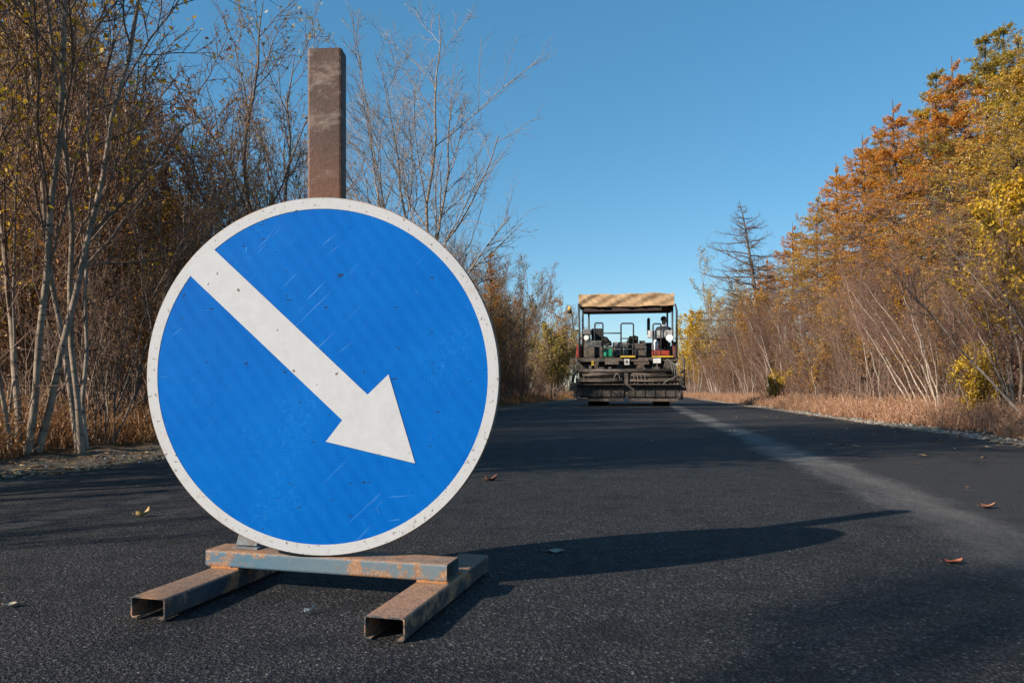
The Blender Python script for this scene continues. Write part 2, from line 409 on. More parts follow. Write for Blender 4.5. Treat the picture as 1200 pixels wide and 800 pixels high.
def bare_tree(seed, H=7.0, stems=3, r=.055, bark='bark_grey', twig='twig_brown', leafm='leaf_brown', leaf_keep=.03, spreadxy=.22, lean=(0, 0), n1=13, n2=8, n3=6, up=.35, ang=.75, leaf_size=.05, name="bare_tree", first=.22, rmin=.0035, curve=.06, l1=.42, wig0=.035):
    rng = np.random.default_rng(seed); TP, TR = [], []
    for k in range(stems):
        h = H * rng.uniform(.75, 1.0) if k else H
        a = rng.uniform(0, 6.28)
        ln = np.array([math.cos(a), math.sin(a)]) * (spreadxy * rng.uniform(.3, 1) if stems > 1 else spreadxy * .3) + np.array(lean)
        p, q = stem(rng, (math.cos(a) * .12 * (stems > 1), math.sin(a) * .12 * (stems > 1), -.08), h, r * rng.uniform(.65, 1.1), ln, curve, 14, wig0)
        TP.append(p); TR.append(q)
    P0, R0 = np.array(TP), np.array(TR)
    P1, R1 = grow(rng, P0, R0, n1, first, .97, l1, .16, ang, up, 7, .11, .55, .008, .35)
    P2, R2 = grow(rng, P1, R1, n2, .15, .98, .50, .28, .75, .18, 5, .14, .6, .005, .2)
    P3, R3 = grow(rng, P2, R2, n3, .12, .99, .55, .35, .7, .10, 4, .16, .7, rmin, .1)
    tr = (*tube_part(rng, [(P0, R0, 9)]), M[bark])
    br = (*tube_part(rng, [(P1, R1, 5), (P2, R2, 4), (P3, R3, 3)]), M[twig])
    lf = None
    if leaf_keep > 0:
        lf = (*leaves(rng, P3, 4, leaf_size, .6, .4, leaf_keep), M[leafm])
    return proto(name, tr, br, lf)

def shrub(seed, H=2.6, stems=11, twig='twig_red', leafm='leaf_brown', keep=.08, size=.045, name="shrub", n1=8, n2=6, n3=5, spread=.45, per=3, rmin=.0032):
    rng = np.random.default_rng(seed); TP, TR = [], []
    for k in range(stems):
        a = rng.uniform(0, 6.28); l = rng.uniform(.05, spread)
        p, q = stem(rng, (math.cos(a) * .15, math.sin(a) * .15, -.06), H * rng.uniform(.6, 1), rng.uniform(.010, .022), (math.cos(a) * l, math.sin(a) * l), .08, 9, .05, .25)
        TP.append(p); TR.append(q)
    P0, R0 = np.array(TP), np.array(TR)
    P1, R1 = grow(rng, P0, R0, n1, .12, .96, .42, .22, .6, .3, 6, .12, .6, .005, .3)
    P2, R2 = grow(rng, P1, R1, n2, .1, .98, .5, .3, .7, .15, 4, .14, .65, .004, .2)
    P3, R3 = grow(rng, P2, R2, n3, .1, .99, .5, .4, .7, .1, 3, .15, .75, rmin)
    tr = (*tube_part(rng, [(P0, R0, 6)]), M['bark_grey' if twig != 'twig_brown' else 'bark_dark'])
    br = (*tube_part(rng, [(P1, R1, 4), (P2, R2, 3), (P3, R3, 3)]), M[twig])
    lf = (*leaves(rng, np.concatenate([P3]), per, size, .65, .4, keep), M[leafm]) if keep > 0 else None
    return proto(name, tr, br, lf)

def larch(seed, H=10.0, needle='needle_gold', dens=1.0, nb=100, width=.34, name="larch", bare_side=0.0, lean=(0, 0), first=.10):
    rng = np.random.default_rng(seed)
    p, q = stem(rng, (0, 0, -.1), H, .016 * H, lean, .015, 16, .012, .06)
    P0, R0 = p[None], q[None]
    z = np.sort(rng.uniform(first, .985, nb)); K = 9
    k = z * 15; i = np.minimum(k.astype(int), 14); fr = (k - i)[:, None]
    base = p[i] * (1 - fr) + p[i + 1] * fr
    Ln = H * width * np.minimum(1.0, (1 - z) ** .9 * 1.35 + .02) * rng.uniform(.6, 1.15, nb)
    Ln *= np.where(z < .25, .75, 1.0)
    a = np.arange(nb) * 2.4 + rng.normal(0, .3, nb)
    d = np.stack([np.cos(a), np.sin(a), rng.normal(.10, .13, nb) + .35 * (z - .5)], 1); d = nrm(d)
    P1 = np.zeros((nb, K, 3)); P1[:, 0] = base
    for j in range(1, K):
        d = d + rng.normal(0, .045, (nb, 3)); d[:, 2] += -.07 + .20 * j / K; d = nrm(d)
        P1[:, j] = P1[:, j - 1] + d * (Ln / (K - 1))[:, None]
    s = np.linspace(0, 1, K)[None]
    R1 = ((.016 if dens == 0 else .007) + .0095 * Ln)[:, None] * (1 - .8 * s)
    P2, R2 = grow(rng, P1, R1, 15, .10, .99, .30, .16, .95, .06, 5, .10, .5, .004, -.12, .78)
    P3, R3 = grow(rng, P2, R2, 5, .1, .99, .45, .35, .8, .02, 3, .1, .7, .003, -.1, .5)
    tr = (*tube_part(rng, [(P0, R0, 9)]), M['bark_larch'])
    br = (*tube_part(rng, [(P1, R1, 4), (P2, R2, 3), (P3, R3, 3)]), M['twig_larch'])
    parts = []
    if dens > 0:
        # boughs differ: some have dropped most of their needles
        bough = np.clip(rng.normal(.86, .33, nb), .03, 1) * np.clip((1 - z) * 5, .3, 1)
        k2 = rng.random(len(P2)) < np.repeat(bough, 15); k3 = rng.random(len(P3)) < np.repeat(np.repeat(bough, 15), 5)
        if bare_side:
            k2 &= ~((P2[:, -1, 0] < -bare_side) & (rng.random(len(P2)) < .8)); k3 &= ~((P3[:, -1, 0] < -bare_side) & (rng.random(len(P3)) < .8))
        rad = np.linalg.norm(P3[:, 0, :2] - p[-1, :2] * .3, axis=1) / (H * width); k3 &= rng.random(len(P3)) < np.clip(1.45 - 1.0 * rad, .10, 1)
        for Pq, per in ((P2[k2], int(7 * dens)), (P3[k3], max(1, int(5 * dens)))):
            V, Q, t = leaves(rng, Pq, per, .080, .22, -.30, 1, .05, .012)
            parts.append((V, Q, t))
    lf = (*join(parts), M[needle]) if parts else None
    return proto(name, tr, br, lf)

# ---------------------------------------------------------------- setting: road, ground, hill
XL, XR = -3.60, 3.65
def build_road():
    rng = np.random.default_rng(3)
    ys = np.concatenate([np.arange(-14, 30, .25), np.arange(30, 160, 1.0)]); xs = np.linspace(0, 1, 15)
    def edge(s): 
        n = np.zeros(len(ys))
        for f, a in ((.35, .05), (1.1, .03), (3.1, .018), (7.3, .012)): n += a * np.sin(ys * f + rng.uniform(0, 6))
        return n * s
    el, er = XL + edge(1), XR + edge(.8)
    V = []
    for e_l, e_r, y in zip(el, er, ys):
        x = e_l + (e_r - e_l) * xs
        z = -.018 * (x / 3.7) ** 2 + .0015 * np.sin(x * 2 + y * .7) - .0015
        z[0] = z[-1] = -.045
        x2 = x.copy(); x2[0] -= .03; x2[-1] += .03; x2[1] = e_l + .005; x2[-2] = e_r - .005
        V.append(np.stack([x2, np.full_like(x, y), z], 1))
    n, k = len(ys), len(xs); V = np.concatenate(V)
    i = np.arange(n - 1)[:, None] * k + np.arange(k - 1)[None]
    Q = np.stack([i, i + 1, i + k + 1, i + k], -1).reshape(-1, 4)
    o = link("road", np_mesh("road", V, Q, M['asphalt'])); tag(o, "freshly laid dark asphalt road", None, None, 'structure')
build_road()

def ground_z(x, y):
    x = np.asarray(x, float); y = np.asarray(y, float)
    d = np.maximum(np.maximum(XL - x, x - XR), 0)
    z = -.035 - .03 * np.clip(d, 0, 1)
    n = .020 * np.sin(x * 5.1 + 1.3 * y) * np.sin(y * 3.7 - x * 2) + .015 * np.sin(x * 11 + y * 9) + .03 * np.sin(x * 1.3) * np.sin(y * .9)
    z = z + n * np.clip(d, 0, 1) + np.clip(d - 1.2, 0, 4) * .03
    return np.where((x > XL + .1) & (x < XR - .1), -.06, z)
def build_ground():
    g = lambda a, b, s: np.arange(a, b, s)
    xs = np.concatenate([g(-900, -100, 100), g(-100, -20, 10), g(-20, -8, 1), g(-8, -3, .12), g(-3, 3.4, .8), g(3.4, 8, .12), g(8, 20, 1), g(20, 100, 10), g(100, 901, 100)])
    ys = np.concatenate([g(-200, -20, 30), g(-20, -4, 2), g(-4, 24, .15), g(24, 60, .5), g(60, 160, 4), g(160, 1600, 80)])
    X, Y = np.meshgrid(xs, ys); V = np.stack([X, Y, ground_z(X, Y)], -1).reshape(-1, 3); k = len(xs)
    i = np.arange(len(ys) - 1)[:, None] * k + np.arange(k - 1)[None]
    Q = np.stack([i, i + 1, i + k + 1, i + k], -1).reshape(-1, 4)
    tag(link("ground", np_mesh("ground", V, Q, M['ground'])), "leaf strewn earth with gravel shoulders beside the road", None, None, 'structure')
build_ground()
def build_hill():
    m = m_plain("hill_wood", (.105, .085, .06), .95, 0, .5, .02)
    rng = np.random.default_rng(8); a = np.linspace(0, 2 * np.pi, 49)[:-1]; V = []; Q = []
    rings = np.linspace(1, 0, 12)
    for r in rings:
        for t in a:
            w = 1 + .12 * math.sin(3 * t + 1) + .06 * math.sin(7 * t)
            V.append((-560 + 330 * r * w * math.cos(t), 640 + 260 * r * w * math.sin(t), -1 + 150 * (1 - r ** 1.6) * (1 + .07 * math.sin(5 * t + 6 * r))))
    n = len(a)
    for i in range(len(rings) - 1):
        for k in range(n): Q.append((i * n + k, i * n + (k + 1) % n, (i + 1) * n + (k + 1) % n, (i + 1) * n + k))
    tag(link("hill", np_mesh("hill", V, Q, m)), "wooded hill far behind the trees", None, None, 'structure')
build_hill()

# ---------------------------------------------------------------- road sign on its steel stand
ANG = -R(14.5) + YAW
O = _r * (-.460) + _f * 1.8726
SIGN = empty("road_sign", (O[0], O[1], 0.0), ANG)
tag(SIGN, "round blue keep right sign with white arrow on rusty steel stand", "road sign")
def m_rust(name, paint=None, amount=.5, top=True):
    m, nt, b = mat(name); co = coords(nt)
    n1 = noise(nt, 9, co, 8, .7, .3); n2 = noise(nt, 60, co, 6, .75); n3 = noise(nt, 3, co, 4, .6); n4 = noise(nt, 190, co, 3, .7)
    rust = mix(nt, ramp(nt, n2, [(.3, 0), (.7, 1)]), (.080, .036, .021), (.30, .160, .092))
    rust = mix(nt, ramp(nt, n1, [(.45, 0), (.7, .8)]), rust, (.36, .15, .05))
    rust = mix(nt, ramp(nt, n4, [(.42, 0), (.66, .65)]), rust, (.42, .31, .23))
    c = rust
    if paint:
        p = mix(nt, ramp(nt, n3, [(.35, 0), (.65, 1)]), paint, (paint[0] * 1.5 + .06, paint[1] * .98 + .02, paint[2] * .75))
        p = mix(nt, ramp(nt, n2, [(.5, 0), (.8, .4)]), p, (.25, .24, .21))
        f = ramp(nt, n1, [(amount - .02, 1), (amount + .03, 0)])
        if top:
            g = N(nt, "ShaderNodeNewGeometry"); sz = N(nt, "ShaderNodeSeparateXYZ"); L(nt, g.outputs['True Normal'], sz.inputs[0])
            f = math_n(nt, 'SUBTRACT', 1.0, f)
            f = math_n(nt, 'ADD', f, ramp(nt, sz.outputs[2], [(.3, 0), (.75, .9)]), True)
            c = mix(nt, f, p, rust)
        else:
            c = mix(nt, f, rust, p)
    L(nt, c, b.inputs['Base Color']); L(nt, ramp(nt, n2, [(.3, .6), (.7, .9)]), b.inputs['Roughness'])
    b.inputs['Metallic'].default_value = .15
    h = math_n(nt, 'ADD', n2, math_n(nt, 'MULTIPLY', n1, .8)); bump(nt, b, h, .45, .003)
    return m
M['rust_bar'] = m_rust("rust_bar", (.065, .15, .22), .545)
M['rust_rail'] = m_rust("rust_rail", (.016, .040, .062), .53)
def m_post():
    m, nt, b = mat("rust_post"); co = coords(nt)
    n1 = noise(nt, 7, co, 8, .65, .5); n2 = noise(nt, 70, co, 6, .75); n3 = noise(nt, 18, mapping(nt, co, (1, 1, 1.7)), 8, .75, .15)
    c = mix(nt, ramp(nt, n1, [(.3, 0), (.7, 1)]), (.030, .013, .008), (.080, .034, .020))
    c = mix(nt, ramp(nt, n3, [(.50, 0), (.66, .75)]), c, (.27, .20, .165))
    sz = N(nt, "ShaderNodeSeparateXYZ"); L(nt, co, sz.inputs[0])
    low = N(nt, "ShaderNodeMapRange"); L(nt, sz.outputs[2], low.inputs[0]); low.inputs[1].default_value = 1.16; low.inputs[2].default_value = .95
    c = mix(nt, math_n(nt, 'MULTIPLY', low.outputs[0], ramp(nt, n2, [(.25, .35), (.6, 1)])), c, (.15, .054, .022))
    L(nt, c, b.inputs['Base Color']); L(nt, ramp(nt, n3, [(.3, .45), (.7, .75)]), b.inputs['Roughness']); b.inputs['Metallic'].default_value = .2
    bump(nt, b, math_n(nt, 'ADD', n2, n3), .35, .003); return m
M['rust_post'] = m_post()

def channel(hw, hh, t, lip, r=.007, steps=4):
    """C channel outline, open side down, lips turned in; local 2D (across, up), centred across, bottom at 0"""
    def arc(cx, cz, rad, a0, a1): return [(cx + rad * math.cos(a0 + (a1 - a0) * k / steps), cz + rad * math.sin(a0 + (a1 - a0) * k / steps)) for k in range(steps + 1)]
    o = [(-hw + lip, 0)] + arc(-hw + r, r, r, -math.pi / 2, -math.pi) + arc(-hw + r, hh - r, r, math.pi, math.pi / 2) + arc(hw - r, hh - r, r, math.pi / 2, 0) + arc(hw - r, r, r, 0, -math.pi / 2) + [(hw - lip, 0)]
    ri = r - t
    i = [(-hw + lip, t)] + arc(-hw + r, r, ri, -math.pi / 2, -math.pi) + arc(-hw + r, hh - r, ri, math.pi, math.pi / 2) + arc(hw - r, hh - r, ri, math.pi / 2, 0) + arc(hw - r, r, ri, 0, -math.pi / 2) + [(hw - lip, t)]
    return o, i
def add_channel(mb, prof, T0, T1, place):
    o, i = prof; bm = mb.bm
    A = [[bm.verts.new(place(p, T)) for p in c] for T in (T0, T1) for c in (o, i)]
    oa, ia, ob, ib = A; n = len(o)
    for k in range(n - 1):
        for q in ((oa[k], ob[k], ob[k + 1], oa[k + 1]), (ia[k], ia[k + 1], ib[k + 1], ib[k]), (oa[k], oa[k + 1], ia[k + 1], ia[k]), (ob[k], ib[k], ib[k + 1], ob[k + 1])):
            f = bm.faces.new(q)
    for k in (0, n - 1): bm.faces.new((oa[k], ia[k], ib[k], ob[k]))
    return mb
ZC0 = .0487
RAILP = channel(.044, .047, .0032, .016)
for u0, sl in ((-.267, 0.0), (.294, 0.0)):
    mb = MB(); add_channel(mb, RAILP, -.322, .270, lambda p, T: (u0 + p[0], T, p[1] + .001)); mb.build("base_rail", M['rust_rail'], SIGN)
mb = MB(); add_channel(mb, channel(.045, .043, .0035, .018), -.328, .328, lambda p, T: (T, p[0], ZC0 + p[1])); mb.build("crossbar", M['rust_bar'], SIGN)
ZB = ZC0 + .043
# weld beads where the bar sits on the rails
m_weld = m_plain("weld_rust", (.32, .13, .045), .9, 0, .45, 60)
rg = np.random.default_rng(5)
for u0 in (-.267, .294):
    for v in (-.047, .047):
        pts = [(u0 - .040 + k * .008, v + rg.normal(0, .0008), ZC0 + rg.normal(0, .001)) for k in range(11)]
        MB().tube(pts, [.0038 + rg.uniform(0, .002) for _ in pts], 6).build("weld", m_weld, SIGN)
# post: closed box section, rounded edges
TWIST = R(11.5)                      # plate and post are welded on a little askew to the bar
mb = MB(); mb.box((0, 0, (ZB + 1.358) / 2), (.087, .048, 1.358 - ZB), bev=.006); post = mb.build("post", M['rust_post'], SIGN)
post.location = (-.009, .004, 0); post.rotation_euler = (0, 0, TWIST)
mb = MB(); mb.box((-.235, .004, ZB + .026), (.060, .005, .040), Matrix.Rotation(R(-25), 3, 'X')); mb.box((-.232, .004, ZB + .003), (.070, .040, .004)); mb.build("mounting_bracket", m_plain("bracket_zinc", (.16, .19, .22), .8, 0, .3, 40, (.10, .06, .04), .5), SIGN)

RD, ZC, VD = .4420, .5352, -.0475
def m_sign_face(name, col, kind):
    m, nt, b = mat(name); co = coords(nt)
    pl = mapping(nt, co, (1, 0, 1))
    # honeycomb cells of the retroreflective sheet
    cell = N(nt, "ShaderNodeTexVoronoi", i_Scale=130.0, feature='DISTANCE_TO_EDGE', i_Randomness=.12); L(nt, pl, cell.inputs['Vector'])
    net = ramp(nt, cell.outputs['Distance'], [(.03, 1), (.14, 0)])
    nb = noise(nt, 3.2, pl, 8, .7); nd = noise(nt, 26, pl, 6, .7); ns = noise(nt, 90, pl, 4, .6)
    if kind == 'blue':
        c = mix(nt, ramp(nt, nb, [(.3, 0), (.7, 1)]), (.0003, .094, .40), (.002, .138, .50))
        c = mix(nt, math_n(nt, 'MULTIPLY', net, .22), c, (.01, .20, .70))
        bands = N(nt, "ShaderNodeTexWave", i_Scale=9.0, i_Distortion=2.0, i_Detail=2.0); L(nt, mapping(nt, mapping(nt, co, (1, 0, 1), (0, R(35), 0)), (1, 0, .4)), bands.inputs['Vector'])
        c = mix(nt, math_n(nt, 'MULTIPLY', bands.outputs['Fac'], .2), c, (.004, .175, .60))
        # scratches: two sets of thin lines
        for ang, sc, th, st in ((-46, (170, 1, 3.2), .675, .45), (-52, (140, 1, 6), .69, .35), (25, (150, 1, 9), .70, .3), (96, (140, 1, 9), .70, .25)):
            sv = mapping(nt, mapping(nt, co, (1, 1, 1), (0, R(ang), 0)), sc); s = noise(nt, 1.0, sv, 2, .5)
            gate = ramp(nt, noise(nt, 3.3, mapping(nt, co, (1, 0, 1), (0, R(ang * 3), 0)), 2), [(.545, 0), (.63, 1)])
            c = mix(nt, math_n(nt, 'MULTIPLY', math_n(nt, 'MULTIPLY', ramp(nt, s, [(th, 0), (th + .03, 1)]), gate), st), c, (.22, .50, .80))
        # vertical drips, more below the upper edge
        dv = noise(nt, 1.0, mapping(nt, co, (75, 1, 14)), 3, .5)
        dg = ramp(nt, noise(nt, 4.5, pl, 3), [(.50, 0), (.62, 1)])
        c = mix(nt, math_n(nt, 'MULTIPLY', math_n(nt, 'MULTIPLY', ramp(nt, dv, [(.66, 0), (.72, 1)]), dg), .12), c, (.16, .45, .76))
        scuff = math_n(nt, 'MULTIPLY', ramp(nt, noise(nt, 5, pl, 3), [(.54, 0), (.66, 1)]), ramp(nt, ns, [(.50, 0), (.66, 1)]))
        c = mix(nt, math_n(nt, 'MULTIPLY', scuff, .30), c, (.03, .26, .66))
        fade = ramp(nt, noise(nt, 55, mapping(nt, co, (1, 1, .6)), 4, .7), [(.66, 0), (.72, 1)])
        c = mix(nt, math_n(nt, 'MULTIPLY', math_n(nt, 'MULTIPLY', fade, dg), .6), c, (.10, .42, .75))
        chip = ramp(nt, noise(nt, 30, mapping(nt, co, (1, 1, 1.7)), 3, .6), [(.675, 0), (.69, 1)])
        c = mix(nt, math_n(nt, 'MULTIPLY', chip, .75), c, (.02, .035, .07))
    else:
        c = mix(nt, ramp(nt, nd, [(.3, 0), (.7, 1)]), (.535, .525, .525), (.62, .615, .62))
        c = mix(nt, math_n(nt, 'MULTIPLY', net, .45), c, (.52, .50, .50))
        if kind == 'border':
            c = mix(nt, ramp(nt, nd, [(.48, 0), (.68, .6)]), c, (.46, .40, .35))
            sp = ramp(nt, noise(nt, 75, pl, 3, .7), [(.61, 0), (.65, 1)])
        else:
            sp = ramp(nt, noise(nt, 40, pl, 2, .5), [(.695, 0), (.71, 1)])
        c = mix(nt, math_n(nt, 'MULTIPLY', sp, .8), c, (.12, .075, .05))
    L(nt, c, b.inputs['Base Color'])
    b.inputs['Specular IOR Level'].default_value = .14
    L(nt, ramp(nt, nd, [(.3, .26), (.7, .38)]), b.inputs['Roughness'])
    h = math_n(nt, 'ADD', math_n(nt, 'MULTIPLY', net, -.15), math_n(nt, 'MULTIPLY', nb, 2.0)); bump(nt, b, h, .12, .004)
    return m
def disc_sheet(name, outer, inner, y, material, parent, n=128, thick=.0006):
    mb = MB(); bm = mb.bm
    a = [i * 2 * math.pi / n for i in range(n)]
    ro = [bm.verts.new((outer * math.cos(t), y, outer * math.sin(t))) for t in a]
    if inner:
        ri = [bm.verts.new((inner * math.cos(t), y, inner * math.sin(t))) for t in a]
        for k in range(n): bm.faces.new((ro[k], ro[(k + 1) % n], ri[(k + 1) % n], ri[k]))
    else: bm.faces.new(ro)
    return mb
# plate: flanged steel disc with the blue sheet on its front
PLATE = empty("sign_plate", (.001, VD, ZC), TWIST); PLATE.parent = SIGN
mb = MB(); bm = mb.bm; n = 128
prof = [(0, .002), (RD - .004, .002), (RD, .005), (RD, .018), (RD - .004, .018), (RD - .004, .006), (0, .006)]
rings = []
for rr_, yy in prof:
    rings.append([bm.verts.new((rr_ * math.cos(t * 2 * math.pi / n), yy, rr_ * math.sin(t * 2 * math.pi / n))) for t in range(n)] if rr_ > 0 else [bm.verts.new((0, yy, 0))])
for A, B in zip(rings, rings[1:]):
    for k in range(n):
        k2 = (k + 1) % n
        if len(A) == 1: bm.faces.new((A[0], B[k], B[k2]))
        elif len(B) == 1: bm.faces.new((A[k], A[k2], B[0]))
        else: bm.faces.new((A[k], A[k2], B[k2], B[k]))
mb.build("metal_disc", m_rust("plate_edge", (.22, .22, .22), .52, False), PLATE)
disc_sheet("b", RD - .0045, 0, .0012, None, None).build("blue_face", m_sign_face("sign_blue", None, 'blue'), PLATE)
# white ring, inner edge a little uneven like cut sheeting
disc_sheet("w", RD - .003, RD * .934, .0004, None, None).build("white_border", m_sign_face("sign_border", None, 'border'), PLATE)
ar = [(-.602, .715), (.265, -.0995), (.382, .013), (.5305, -.479), (.029, -.361), (.122, -.241), (-.740, .565), (-.795, .535), (-.69, .67), (-.64, .72)]
ar = [(-.605, .712), (.265, -.0995), (.382, .013), (.5305, -.479), (.029, -.361), (.122, -.241), (-.740, .565), (-.768, .592), (-.633, .738)]
mb = MB(); mb.bm.faces.new([mb.bm.verts.new((x * RD, -.0003, z * RD)) for x, z in ar]); mb.build("white_arrow", m_sign_face("sign_arrow", None, 'arrow'), PLATE)

# ---------------------------------------------------------------- asphalt paver
PY = 25.2
PAV = empty("asphalt_paver", (-.34, PY, 0.0))
tag(PAV, "dusty black tracked asphalt paver with tan canopy on the road", "paver")
OFF = (-.34, PY, 0.0)
black = m_plain("paver_black", (.017, .016, .016), .6, .1, .4, 5, (.105, .080, .060), .6)
black2 = m_plain("paver_black_dust", (.024, .022, .021), .7, 0, .4, 7, (.13, .10, .075), .7)
grey = m_plain("paver_grey", (.20, .195, .19), .6, 0, .3, 6, (.08, .07, .06), .5)
steel = m_plain("paver_worn_steel", (.13, .112, .095), .6, .3, .45, 9, (.10, .05, .03), .6)
white = m_plain("paver_white", (.66, .65, .62), .5, 0, .12, 6, (.3, .27, .23), .3)
yellow = m_plain("paver_yellow", (.62, .40, .03), .5, 0, .2, 7, (.12, .09, .06), .4)
red = m_plain("paver_red", (.36, .035, .02), .5, 0, .25, 7, (.10, .04, .03), .4)
orange = m_plain("paver_orange", (.36, .12, .03), .5, 0, .25, 7, (.08, .05, .04), .5)
rail_m = m_plain("paver_rail", (.045, .05, .055), .5, .2, .3, 12)
tan = m_plain("canopy_canvas", (.47, .31, .17), .9, 0, .25, 3, (.27, .16, .085), .45)
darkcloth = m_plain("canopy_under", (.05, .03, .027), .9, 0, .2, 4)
rubber = m_plain("paver_rubber", (.018, .018, .018), .8, 0, .3, 12)
glassw = m_plain("lamp_lens", (.85, .85, .82), .15, 0, .03, 4)
def q(px, py, Y=PY): return at_y(px, py, Y)
def PB(name, mb, m, parent=PAV): return mb.build(name, m, parent, OFF)
def boxpx(mb, x0, y0, x1, y1, Y, depth, bev=.012):
    a = q(x0, y1, Y); b = q(x1, y0, Y); return mb.span(np.array([a[0], Y, a[2]]), np.array([b[0], Y + depth, b[2]]), bev)
# tracks (long way round, with grousers) and chassis
for x0, x1 in ((688, 709), (767, 785.5)):
    a, b = q(x0, 470)[0], q(x1, 470)[0]; mb = MB()
    prof = [(PY + 1.0, .05)] + [(PY + 1.0 - .33 * math.sin(t), .38 - .38 * math.cos(t) + .001) for t in np.linspace(0, math.pi, 9)] + [(PY + 3.6 + .33 * math.sin(t), .38 + .38 * math.cos(t) + .001) for t in np.linspace(0, math.pi, 9)]
    mb.prism(prof[1:], 0, a, b)
    for k in range(9):
        t = math.pi * k / 8; mb.box(((a + b) / 2, PY + 1.0 - .345 * math.sin(t), .39 - .385 * math.cos(t)), (b - a + .03, .05, .05), Matrix.Rotation(t, 3, 'X'))
    PB("track", mb, rubber)
mb = MB(); mb.span(np.array([q(684, 0)[0], PY + .9, .45]), np.array([q(790, 0)[0], PY + 3.9, 1.25]), .03); PB("chassis", mb, black)
# hopper ahead of the tractor
mb = MB(); x0, x1 = q(676, 0)[0], q(796, 0)[0]
mb.span(np.array([x0, PY + 3.95, .5]), np.array([x1, PY + 6.0, .62])); mb.span(np.array([x0, PY + 3.95, .623]), np.array([x0 + .06, PY + 6.0, 1.5])); mb.span(np.array([x1 - .06, PY + 3.95, .623]), np.array([x1, PY + 6.0, 1.5]))
PB("hopper", mb, orange)
# operator deck, engine hood, machinery
mb = MB(); boxpx(mb, 676, 418.5, 795, 424, PY + .45, 2.2, .02); boxpx(mb, 680, 425, 792, 440, PY + .75, 1.6, .02)
for x in (696, 722, 748, 764): boxpx(mb, x, 424, x + 7, 440, PY + .55, .18)
PB("deck", mb, black2)
mb = MB(); boxpx(mb, 718, 400.5, 736.5, 417, PY + 1.6, 1.6, .05)
for k in range(5): boxpx(mb, 720, 403 + k * 2.6, 734.5, 404.2 + k * 2.6, PY + 1.57, .03, 0)
PB("engine_hood", mb, grey)
mb = MB(); boxpx(mb, 737, 393.5, 748, 409, PY + 1.8, .8, .04); boxpx(mb, 741, 402, 757, 417, PY + 1.4, .6, .03); boxpx(mb, 749, 399, 756, 404, PY + 1.7, .3)
mb.tube([q(735, 402, PY + 1.6), q(738, 396, PY + 1.6), q(744, 394, PY + 1.6), q(747, 399, PY + 1.6)], .05, 8)
PB("machinery", mb, black2)
mb = MB(); mb.tube([q(760, 392, PY + 1.5), q(760, 373.5, PY + 1.5)], .055, 10); mb.tube([q(760, 373.5, PY + 1.5), q(760.6, 372.6, PY + 1.5)], .045, 10); PB("exhaust_pipe", mb, rail_m)
s = MB(); boxpx(s, 683, 405, 790, 419, PY + 2.3, .5, .03); boxpx(s, 690, 399, 716, 405.2, PY + 2.4, .3, .03); boxpx(s, 752, 401, 786, 405.2, PY + 2.4, .3, .03); PB("bulkhead", s, black2)
# canopy: canvas over a frame, hanging valance with slack folds
def canopy():
    nx, rng = 90, np.random.default_rng(12)
    a, b = q(678.2, 0, PY + .5)[0], q(790, 0, PY + .5)[0]; top = q(700, 344.5, PY + .5)[2]; bot = q(700, 359.5, PY + .5)[2]
    Y0, Y1 = PY + .5, PY + 2.9; rows = []
    def fold(u, v):  # slack diagonal folds
        s = 0
        for f, ph, sl, am in ((5, .3, 2.2, .022), (9, 1.1, -3.6, .018), (15, 2, 4.6, .014), (3.3, .9, -1.4, .018), (27, 1, 5.0, .010)): s += am * math.sin(f * u * 3.3 + sl * v * 2.2 + ph + 1.5 * math.sin(u * 4))
        return s
    for j in range(15):                       # front valance, bottom to top
        v = j / 14; r = []
        for i in range(nx):
            u = i / (nx - 1); edge = .010 * math.sin(u * 19) + .010 * math.sin(u * 7 + 1)
            z = bot + edge * (1 - v) + (top - bot + .012 * math.sin(u * 11) * v + .012 * math.sin(u * 23 + 2) * v - .01) * v
            r.append((a + (b - a) * u, Y0 + fold(u, v) - .03 * (1 - v), z))
        rows.append(r)
    for j in range(1, 14):                    # roof, sagging between bows
        v = j / 13; rows.append([(a + (b - a) * i / (nx - 1), Y0 + (Y1 - Y0) * v, top + .03 * math.sin(i * .37) * (1 - v) - .05 * math.sin(v * 9.4) ** 2 + .01 * rng.normal()) for i in range(nx)])
    for j in range(1, 6):
        v = j / 5; rows.append([(a + (b - a) * i / (nx - 1), Y1 + fold(i / nx, v), top - (top - bot) * v) for i in range(nx)])
    V = np.array(rows).reshape(-1, 3) - np.array(OFF); k = nx
    i = np.arange(len(rows) - 1)[:, None] * k + np.arange(k - 1)[None]
    Qd = np.stack([i, i + 1, i + k + 1, i + k], -1).reshape(-1, 4)
    # side flaps
    o = link("canopy", np_mesh("canopy", V, Qd, tan), PAV)
    for x in (a, b):
        mb = MB(); mb.span(np.array([x - .006, Y0 + .02, bot + .03]), np.array([x + .006, Y1 - .02, top - .03])); mb.build("side_flap", tan, o, OFF)
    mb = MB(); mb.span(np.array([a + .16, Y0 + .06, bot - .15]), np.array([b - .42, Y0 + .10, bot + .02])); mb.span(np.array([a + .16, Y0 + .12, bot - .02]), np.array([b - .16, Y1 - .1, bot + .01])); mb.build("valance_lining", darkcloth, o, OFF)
canopy()
for pts in ([(678, 356, .45), (679, 388, .45), (679, 418, .45)], [(683, 361, .75), (683, 419, .75)], [(788, 358, .75), (788, 419, .75)], [(791, 356, .45), (793, 364, .45), (793, 419, .45)], [(690, 360, 2.6), (690, 419, 2.6)], [(782, 360, 2.6), (782, 419, 2.6)]):
    PB("canopy_post", MB().tube([q(x, y, PY + Y) for x, y, Y in pts], .034, 8), rail_m)
